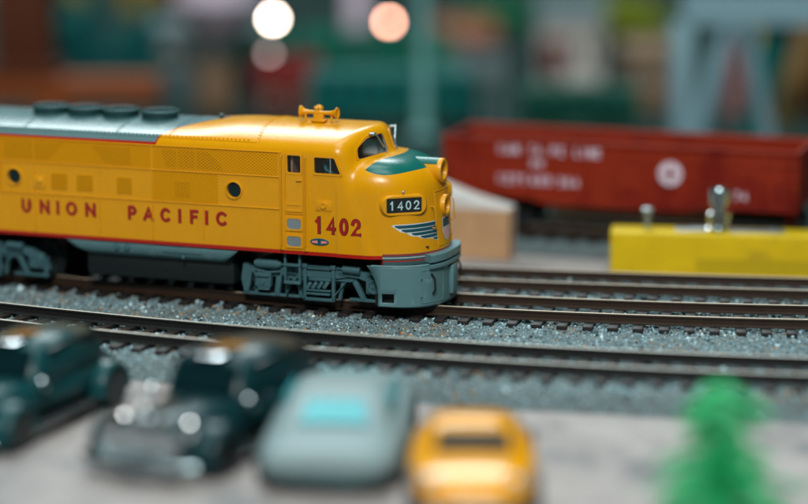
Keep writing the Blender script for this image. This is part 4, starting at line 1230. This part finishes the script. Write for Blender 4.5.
# lilac pillar, pale lamp pole
q = B(); q.lathe([(.85, 0), (.85, .2), (.62, .3), (.60, 6.5), (.75, 6.7), (.75, 7.2), (0, 7.3)], (-21.6, 50.5, gz), (0, 0, 1), 20); q.box((-21.6, 50.5, gz + .1), (2.0, 2.0, .2)); tag(q.done('advertising_column', M['lilac']), 'lilac round column standing by the right hand bulb', 'column')
q = B(); q.lathe([(.55, 0), (.55, .12), (.34, .22), (.30, .6), (.30, 7.8), (.36, 8.0), (0, 8.1)], (-11.9, 33.2, gz), (0, 0, 1), 18); q.tube([(-11.9, 33.2, gz + 7.6), (-11.4, 33.3, gz + 8.2), (-10.6, 33.6, gz + 8.3)], .12, 8); tag(q.done('pale_pole', mat('pale_teal_paint', (.17, .42, .41), .6)), 'thick pale teal pole behind the engine nose', 'pole')
# brown wooden tower and beam at left
pt = thing('wooden_portal', 'brown wooden portal with a wide orange beam at the far left', 'portal', (-29.8, 31.2, 0), A20)
B().box((-.2, .2, 5.2), (2.55, 1.4, 7.2), .08).done('pillar', M['brown'], pt)
q = B(); q.box((1.2, 0, .95), (9.2, 1.2, 1.15), .12); q.box((1.0, 0, .95 - 1.0), (1.3, 1.0, 1.5)); q.done('beam', M['orange'], pt)
B().box((-.2, .1, 1.75), (3.3, 1.7, .5), .1).done('collar', M['brown'], pt)
q = B().lathe([(.5, 0), (.5, 7.5), (.55, 7.7), (0, 7.8)], (-30.6, 47.5, gz), (0, 0, 1), 12); q.box((-30.6, 47.5, gz + 5.2), (1.6, .2, .2)); tag(q.done('telegraph_pole', M['brown']), 'dark brown pole between the teal conifers', 'pole')
B_ = B().box((-37.5, 47.0, 3.2), (1.6, 1.2, 8.0), .1); B_.box((-37.5, 47.0, 7.3), (2.0, 1.6, .3), .05); tag(B_.done('chimney_stack', M['window']), 'near black square stack behind the brown portal', 'chimney')
# green coaches and tank car
def coach(loc, L, h, w, m, label, name='green_coach', cat='rail car'):
    t = thing(name, label, cat, loc, A20)
    q = B(); prof = [(-w / 2, .55), (-w / 2, h - .35), (-w / 2 + .2, h - .08), (0, h), (w / 2 - .2, h - .08), (w / 2, h - .35), (w / 2, .55)]
    q.loft([[(x, y, z) for y, z in prof] for x in (-L / 2, L / 2)]); q.done('body', m, t, angle=30)
    n = int(L / .9)
    for k in range(n):
        for s in (-1, 1): B().box((-L / 2 + .5 + k * .9, s * (w / 2 + .01), h * .66), (.5, .03, h * .2)).done('window', M['window'], t, smooth=False)
    for tx in (-L / 2 + 1.2, L / 2 - 1.2):
        q = B(); q.box((tx, 0, .42), (1.6, w * .8, .3), .05)
        for dx in (-.5, .5): q.cyl((tx + dx, -w * .38, .3), (tx + dx, w * .38, .3), .32, n=18)
        q.done('bogie', M['black'], t)
    return t
coach((-5.9, 36.4, gz), 5.0, 2.1, 1.8, M['darkgreen'], 'dark green low rail car behind the red freight car')
coach((-14.2, 36.0, gz), 7.6, 2.5, 1.8, M['tealpaint'], 'teal rail car behind the pale pole')
wc = thing('handcar_crew_hut', 'small pale signal cabin on posts above the red freight car', 'signal cabin', (-8.9, 33.2, gz), A20)
q = B()
for x in (-.4, .4):
    for y in (-.4, .4): q.box((x, y, 1.3), (.12, .12, 2.6))
q.done('post', M['palepaint'], wc); B().box((0, 0, 3.0), (1.5, 1.2, 1.3), .08).done('cabin', M['palepaint'], wc); B().box((0, 0, 3.7), (1.8, 1.5, .12), .03).done('roof', M['roofslate'], wc)
# blue grey gantry
gt = thing('gantry', 'blue grey steel gantry with raking legs behind the freight car', 'gantry', (2.2, 34.0, gz), A20)
q = B()
for y in (-.7, .7):
    q.box((2.3, y, 5.75), (10.5, .28, 1.0), .04); q.box((2.3, y, 6.28), (10.6, .42, .10), .02); q.box((2.3, y, 5.22), (10.6, .42, .10), .02)
q.done('girder', M['steelblue'], gt)
for x, r0 in ((-3.0, 0), (7.3, 0)):
    for y in (-.7, .7): B().box((x, y, 2.6), (.75, .30, 5.2), .03).done('leg', M['steelblue'], gt)
for xa, xb in ((-1.1, -2.45), (-.5, .65), (5.4, 6.8)):
    for y in (-.7, .7):
        B().tube([(xa, y, 5.2), (xb, y, .0)], .30, 4).done('brace', M['steelblue'], gt)
q = B(); q.tube([(1.0, .3, 5.2), (-.1, .3, 0)], .5, 8); q.done('conveyor', M['tealpaint'], gt)
pp = B(); pp.lathe([(.0, 0), (.28, 0), (.26, 3.4), (.5, 3.6), (.75, 4.1), (.75, 4.6), (.45, 5.0), (0, 5.1)], (-1.2, 50.8, gz), (0, 0, 1), 18); tag(pp.done('yellow_globe_post', mat('globe_yellow', (.62, .52, .12), .5)), 'yellow globe on a stem seen through the gantry legs', 'lamp post')
q = B().tube([(1.9, 42.0, gz), (4.0, 44.0, 8.0)], .55, 8); q.box((1.9, 42.0, gz + .1), (1.6, 1.4, .2)); tag(q.done('raking_timber', mat('ochre_timber', (.22, .12, .03), .6, var=.4, vscale=.5)), 'ochre raking timber right of the gantry legs', 'timber')
q = B(); q.box((-.6, 44.6, 1.9), (.7, .5, 4.9), .08, Matrix.Rotation(.1, 3, 'Y')); q.box((-.6, 44.6, gz + .08), (1.2, 1.0, .2), .02); tag(q.done('pink_banner_post', mat('dusty_pink', (.35, .14, .15), .6)), 'dusty pink post seen between the gantry legs', 'post')

# bulbs (lit) and a dim frosted globe
def bulb(loc, r, c, s, label, h=5.):
    t = thing('street_lamp', label, 'lamp', loc, 0, 'round lit lamps in the far background')
    B().cyl((0, 0, -loc[2] + gz - 0), (0, 0, -r * .9), .16, n=10).done('post', M['black'], t)
    B().lathe([(0, -r * .95), (.3, -r * .95), (.36, -r * .75), (.2, -r * .7)], (0, 0, 0), (0, 0, 1), 14).done('collar', M['black'], t)
    B().ball((0, 0, 0), r, 3).done('globe', emit_material('lamp_glow', c, s), t, angle=80)
bulb((-23.93, 45.05, 3.0), .17, (1., .80, .66), 62, 'brighter white lamp globe left of the engine horns')
bulb((-18.56, 46.98, 2.85), .17, (1., .46, .32), 40, 'peach coloured lamp globe right of the engine horns')
bulb((-20.82, 37.32, 2.13), .20, (.85, .66, .64), 4., 'dim pinkish lamp globe directly below the white lamp')

# ================================================================== IN FRONT: toy cars and tree
def car_ring(x, w, zb, zt, p=3.4, n=28, tuck=.0):
    out = []
    for k in range(n):
        a = 2 * PI * k / n; c_, s_ = math.cos(a), math.sin(a)
        y = w * math.copysign(abs(c_)**(2 / p), c_); z = (zb + zt) / 2 + (zt - zb) / 2 * math.copysign(abs(s_)**(2 / p), s_)
        if s_ > 0: y *= 1 - tuck * s_
        out.append((x, y, z))
    return out
def toy_car(label, loc, rz, L, Wd, H, paint, glassm, stations, cabin, wheels, r, fenders=False, wheelw=.3, name='toy_car', chrome=True, gw=1.):
    t = thing(name, label, 'toy car', loc, rz, 'die cast toy cars in front of the tracks')
    q = B(); q.loft([car_ring(x * L, w * Wd / 2, zb * H, zt * H, 3.2, tuck=.08) for x, w, zb, zt in stations]); bo = q.done('body', paint, t, angle=60)
    q = B(); q.loft([car_ring(x * L, w * Wd / 2, zb * H, zt * H, 3.6, tuck=.14) for x, w, zb, zt in cabin]); q.done('roof', paint, bo, angle=60)
    # glass band: same stations pulled in height, a little wider
    zb = min(c_[2] for c_ in cabin); zt = max(c_[3] for c_ in cabin)
    xs = [c_[0] for c_ in cabin]; wmx = max(c_[1] for c_ in cabin)
    mid = (zb * .35 + zt * .65) * H
    # windscreens as sloping panels
    lo, hi = cabin[0], cabin[-1]
    for (c1, c2, s) in ((cabin[0], cabin[1], -1), (cabin[-1], cabin[-2], 1)):
        A = Vector((c1[0] * L + s * .04, 0, c1[3] * H - .02)); Bp = Vector((c2[0] * L + s * .05, 0, c2[3] * H - .03)); w1, w2 = c1[1] * Wd / 2 * .80 * gw, c2[1] * Wd / 2 * .74 * gw
        up = Vector((s * .05, 0, .06))
        P = [A.lerp(Bp, .12) + Vector((0, -w1, 0)) + up, A.lerp(Bp, .12) + Vector((0, w1, 0)) + up, A.lerp(Bp, .88) + Vector((0, w2, 0)) + up, A.lerp(Bp, .88) + Vector((0, -w2, 0)) + up]
        B().loft([P, [p - up * 2.2 for p in P]]).done('windscreen' if s > 0 else 'rear_window', glassm, bo, angle=20)
    for s in (-1, 1):
        x_a, x_b = cabin[1][0] * L + .1, cabin[-2][0] * L - .25; w = wmx * Wd / 2 * .93
        B().box(((x_a + x_b) / 2, s * w * .96, mid), (x_b - x_a, .08, (zt - zb) * H * .42), .03).done('side_glass', glassm, bo)
    for x in wheels:
        for s in (-1, 1):
            ty = B().lathe([(.3 * r, -wheelw / 2), (.9 * r, -wheelw / 2), (r, -wheelw * .35), (r, wheelw * .35), (.9 * r, wheelw / 2), (.62 * r, wheelw / 2)], (x * L, s * (Wd / 2 - wheelw * .45), r), (0, s, 0), 24).done('wheel', M['black'], t)
            B().lathe([(.62 * r, wheelw * .42), (.5 * r, wheelw * .3), (.2 * r, wheelw * .48), (0, wheelw * .5)], (x * L, s * (Wd / 2 - wheelw * .45), r), (0, s, 0), 18).done('rim', M['chrome'], ty)
            if fenders:
                q = B(); rings = []
                for a in np.linspace(-.25, PI + .25, 14):
                    rings.append([(x * L + math.cos(a) * (r + .10 + .10 * math.sin(u)), s * (Wd / 2 - .30 + .34 * math.cos(u)), r + math.sin(a) * (r + .10 + .12 * math.sin(u))) for u in np.linspace(0, 2 * PI, 12, endpoint=False)])
                q.loft(rings); q.done('fender', paint, bo, angle=60)
    return t, bo
teal_car = mat('dark_teal_enamel', (.006, .055, .062), .30, var=.2, coat=.0, spec=.22); black_car = mat('black_enamel', (.004, .032, .038), .30, var=.2, coat=.0, spec=.22)
grey_car = mat('grey_teal_enamel', (.19, .265, .275), .5, var=.15, coat=0, spec=.3); yel_car = mat('amber_enamel', (.78, .33, .001), .17, var=.05, coat=.0, spec=.35)
cyan = mat('cyan_glass', (.0, .33, .38), .15, var=.1); darkg = mat('smoked_glass', (.03, .018, .008), .3, spec=.15); blackg = mat('tinted_car_glass', (.003, .016, .02), .2, spec=.3)
GZ = GZ0
vint_st = [(-.5, .50, .22, .42), (-.48, .62, .16, .55), (-.36, .78, .14, .62), (-.1, .80, .14, .62), (.1, .70, .14, .62), (.3, .50, .14, .60), (.44, .40, .16, .58), (.47, .34, .2, .5)]
vint_cb = [(-.44, .56, .40, .56), (-.34, .66, .40, .94), (-.15, .70, .40, 1.0), (.05, .66, .40, .96), (.12, .60, .40, .60)]
def vintage(label, loc, rz, paint):
    t, bo = toy_car(label, loc, rz, 6.2, 2.8, 2.15, paint, blackg, vint_st, vint_cb, (-.33, .33), .48, fenders=True)
    L = 6.2
    q = B()
    for k in range(-8, 9): q.box((.485 * L, k * .105, .80), (.06, .06, .98 - abs(k) * .03), .015)
    q.box((.475 * L, -.46, .80), (.06, .80, 1.0), .12); q.box((.475 * L, .46, .80), (.06, .80, 1.0), .12); q.box((.47 * L, 0, 1.37), (.16, .5, .1), .03); q.done('grille', M['chrome'], bo)
    for s in (-1, 1):
        q = B().lathe([(.05, -.35), (.2, -.22), (.27, -.05), (.27, .03), (.22, .08), (0, .12)], (.42 * L, s * .74, 1.12), (1, 0, 0), 20); q.tube([(.40 * L, s * .74, .85), (.40 * L, s * .74, 1.1)], .05); q.done('headlight', M['chrome'], bo)
        q = B().lathe([(.0, .05), (.18, .03), (.2, -.03)], (.53 * L, s * .55, .42), (1, 0, 0), 14); q.done('fog_lamp', M['chrome'], bo)
        B().box((0, s * 1.22, .36), (2.6, .36, .07), .03).done('running_board', M['black'], bo)
    q = B(); q.tube([(.49 * L, -1.25, .42), (.53 * L, -.9, .42), (.545 * L, 0, .42), (.53 * L, .9, .42), (.49 * L, 1.25, .42)], .11, 10); q.tube([(.50 * L, -.5, .2), (.53 * L, 0, .18), (.50 * L, .5, .2)], .07, 8); q.done('bumper', M['chrome'], bo)
    q = B(); q.ball((.45 * L, 0, 1.48), .15, 2, (1.4, .8, 1.3)); q.tube([(.44 * L, 0, 1.36), (.2 * L, 0, 1.36), (.05 * L, 0, 1.34)], .05, 6); q.done('mascot', M['chrome'], bo)
    q = B(); q.box((-.02 * L, -.0, 2.13), (1.3, .6, .05), .02); q.done('roof_rack', M['chrome'], bo)
    for s in (-1, 1):
        B().lathe([(.0, .05), (.13, .03), (.15, -.04)], (.13 * L, s * 1.12, 1.25), (1, 0, 0), 14).done('side_lamp', M['chrome'], bo)
        q = B(); q.tube([(-.34 * L, s * 1.02, 1.2), (.1 * L, s * 1.0, 1.2)], .035, 6); q.done('trim_strip', M['chrome'], bo)
    return t
vintage('dark teal vintage toy car with chrome grille left of the grey toy car', (-.55, -12.55, GZ), math.radians(-96), black_car).scale = (1.12, 1.12, 1.0)
vintage('dark teal vintage toy car cut off by the left edge', (-5.75, -12.6, GZ), math.radians(-92), teal_car).scale = (1.05, 1.05, .95)
# grey sedan
sd_st = [(-.5, .66, .30, .62), (-.485, .84, .20, .68), (-.38, .96, .16, .72), (-.1, 1.0, .14, .72), (.2, 1.0, .14, .70), (.38, .96, .16, .66), (.47, .88, .2, .60), (.5, .70, .28, .52)]
sd_cb = [(-.34, .80, .55, .70), (-.20, .74, .55, .98), (-.02, .74, .55, 1.0), (.10, .74, .55, .97), (.24, .84, .55, .68)]
t3, b3 = toy_car('grey teal toy sedan with cyan windows between the dark car and the yellow car', (2.35, -12.45, GZ), math.radians(-74), 6.9, 3.1, 1.55, grey_car, cyan, sd_st, sd_cb, (-.32, .32), .40, gw=.72)
q = B(); q.tube([(.49 * 6.4, -1.2, .36), (.515 * 6.4, -.7, .36), (.52 * 6.4, .7, .36), (.49 * 6.4, 1.2, .36)], .09, 8); q.done('bumper', mat('dull_bumper', (.05, .16, .17), .35, metal=.4), b3)
for s in (-1, 1):
    B().lathe([(0, .06), (.14, .04), (.17, -.05)], (.495 * 6.4, s * .95, .66), (1, 0, 0), 16).done('headlight', M['silver'], b3)
q = B(); q.box((.505 * 6.4, 0, .60), (.05, 1.4, .18), .03); q.done('grille', M['black'], b3)
# yellow rounded car
be_st = [(-.5, .50, .25, .50), (-.47, .74, .2, .62), (-.35, .92, .16, .70), (-.1, 1.0, .14, .70), (.15, 1.0, .14, .68), (.33, .94, .16, .62), (.45, .82, .2, .54), (.5, .58, .26, .44)]
be_cb = [(-.40, .66, .5, .62), (-.24, .72, .5, .93), (-.06, .76, .5, 1.0), (.06, .74, .5, .95), (.16, .74, .5, .66)]
t4, b4 = toy_car('glossy yellow rounded toy car between the grey car and the green tree', (5.95, -13.95, GZ), math.radians(-71), 5.0, 2.7, 1.5, yel_car, darkg, be_st, be_cb, (-.31, .31), .42)
q = B(); q.tube([(.48 * 5, -1.1, .34), (.51 * 5, -.7, .34), (.52 * 5, .7, .34), (.48 * 5, 1.1, .34)], .08, 8); q.done('bumper', M['chrome'], b4)
for s in (-1, 1):
    B().lathe([(0, .08), (.16, .05), (.2, -.05), (.2, -.15)], (.44 * 5, s * .85, .72), (1, 0, .25), 16).done('headlight', M['silver'], b4)

# green plastic tree
gtree = thing('plastic_tree', 'bright green plastic toy tree at the lower right', 'toy tree', (11.3, -14.1, GZ))
gtree.scale = (1.2, 1.2, 1.0)
plas = mat('green_plastic', (.016, .46, .15), .35, var=.25, vscale=3)
q = B(); q.tube([(0, 0, 0), (0, 0, 1.2), (0, 0, 2.7)], [.16, .12, .06], 10); q.lathe([(.5, 0), (.5, .06), (.16, .14)], (0, 0, 0), (0, 0, 1), 20); q.done('trunk', plas, gtree)
q = B(); rr = random.Random(5)
for zc, R, n, drop in ((.40, 1.30, 13, .42), (.70, 1.38, 13, .40), (1.0, 1.05, 12, .36), (1.28, .85, 11, .32), (1.55, .62, 10, .26), (1.80, .44, 9, .22), (2.02, .60, 10, .24), (2.28, .66, 10, .20), (2.50, .52, 9, .12), (2.66, .34, 8, .02)):
    for k in range(int(n * .6)):
        a = 2 * PI * k / int(n * .6) + rr.uniform(-.3, .3); R_ = R * rr.uniform(.65, 1.32); c_, s_ = math.cos(a), math.sin(a); z_ = zc + rr.uniform(-.07, .07); dd = drop * rr.uniform(.5, 1.3)
        q.tube([(0, 0, z_ + .10), (c_ * R_ * .5, s_ * R_ * .5, z_), (c_ * R_, s_ * R_, z_ - dd)], [.09, .075, .015], 5)
        for t in (.35, .55, .75, .92):
            for g_ in (-1, 1):
                px, py, pz = c_ * R_ * t, s_ * R_ * t, z_ + .05 - dd * max(0, t * 2 - 1); L_ = .30 * (1.15 - t * .6)
                q.tube([(px, py, pz), (px + (c_ * .6 - g_ * s_) * L_, py + (s_ * .6 + g_ * c_) * L_, pz - .10)], [.045, .01], 4)
q.done('crown', plas, gtree, angle=60)

# ================================================================== LIGHT, WORLD, CAMERA
w = bpy.data.worlds.new('World'); scn.world = w; w.use_nodes = True
bg = w.node_tree.nodes['Background']; bg.inputs['Color'].default_value = (.05, .34, .38, 1); bg.inputs['Strength'].default_value = .075
def area(name, loc, size, energy, color, target=(0, 0, 1), sy=None):
    l = bpy.data.lights.new(name, 'AREA'); l.energy = energy; l.color = color; l.size = size
    if sy: l.shape = 'RECTANGLE'; l.size_y = sy
    o = bpy.data.objects.new(name, l); col.objects.link(o); o.location = loc
    o.rotation_euler = (Vector(target) - Vector(loc)).to_track_quat('-Z', 'Y').to_euler(); return o
area('hall_front_light', (38, -120, 112), 42, 205000, (1.0, .98, .95), (2, 0, 0), 30)
area('hall_ceiling_light', (15, -30, 165), 60, 65000, (.74, 1.0, 1.0), (2, 0, 0), 40)
area('background_fill_light', (-20, 28, 150), 55, 60000, (.80, 1.0, 1.0), (-18, 45, 0), 55)  # unseen overhead lamp added to brighten the far scenery
area('rear_window_light', (-132, 256, 272), 190, 950000, (.86, .97, 1.0), (-4, 0, 2), 90)
for k, (x, y) in enumerate(((-10, -75), (22, -82), (60, -60))):
    area('ceiling_fixture', (x, y, 175), 26, 9000, (1, .99, .96), (x * .2, y * .3, 0), 8)

cam = bpy.data.cameras.new('Camera'); co = bpy.data.objects.new('Camera', cam); col.objects.link(co); scn.camera = co
th, ph = math.radians(20), math.radians(11.2)
dv = Vector((-math.sin(th) * math.cos(ph), math.cos(th) * math.cos(ph), -math.sin(ph)))
tgt = Vector((0, -1.85, 1.65)); co.location = tgt - dv * 61.
co.rotation_euler = dv.to_track_quat('-Z', 'Y').to_euler()
cam.sensor_width = 36; cam.lens = 2275 / 808 * 36; cam.clip_start = 1; cam.clip_end = 2000
cam.dof.use_dof = True; cam.dof.focus_distance = 61.4; cam.dof.aperture_fstop = .1014 / 2.3; cam.dof.aperture_blades = 0
scn.view_settings.view_transform = 'Standard'; scn.view_settings.look = 'None'; scn.view_settings.exposure = 0; scn.view_settings.gamma = 1
scn.cycles.max_bounces = 6; scn.cycles.use_denoising = True
scn.cycles.sample_clamp_indirect = 6
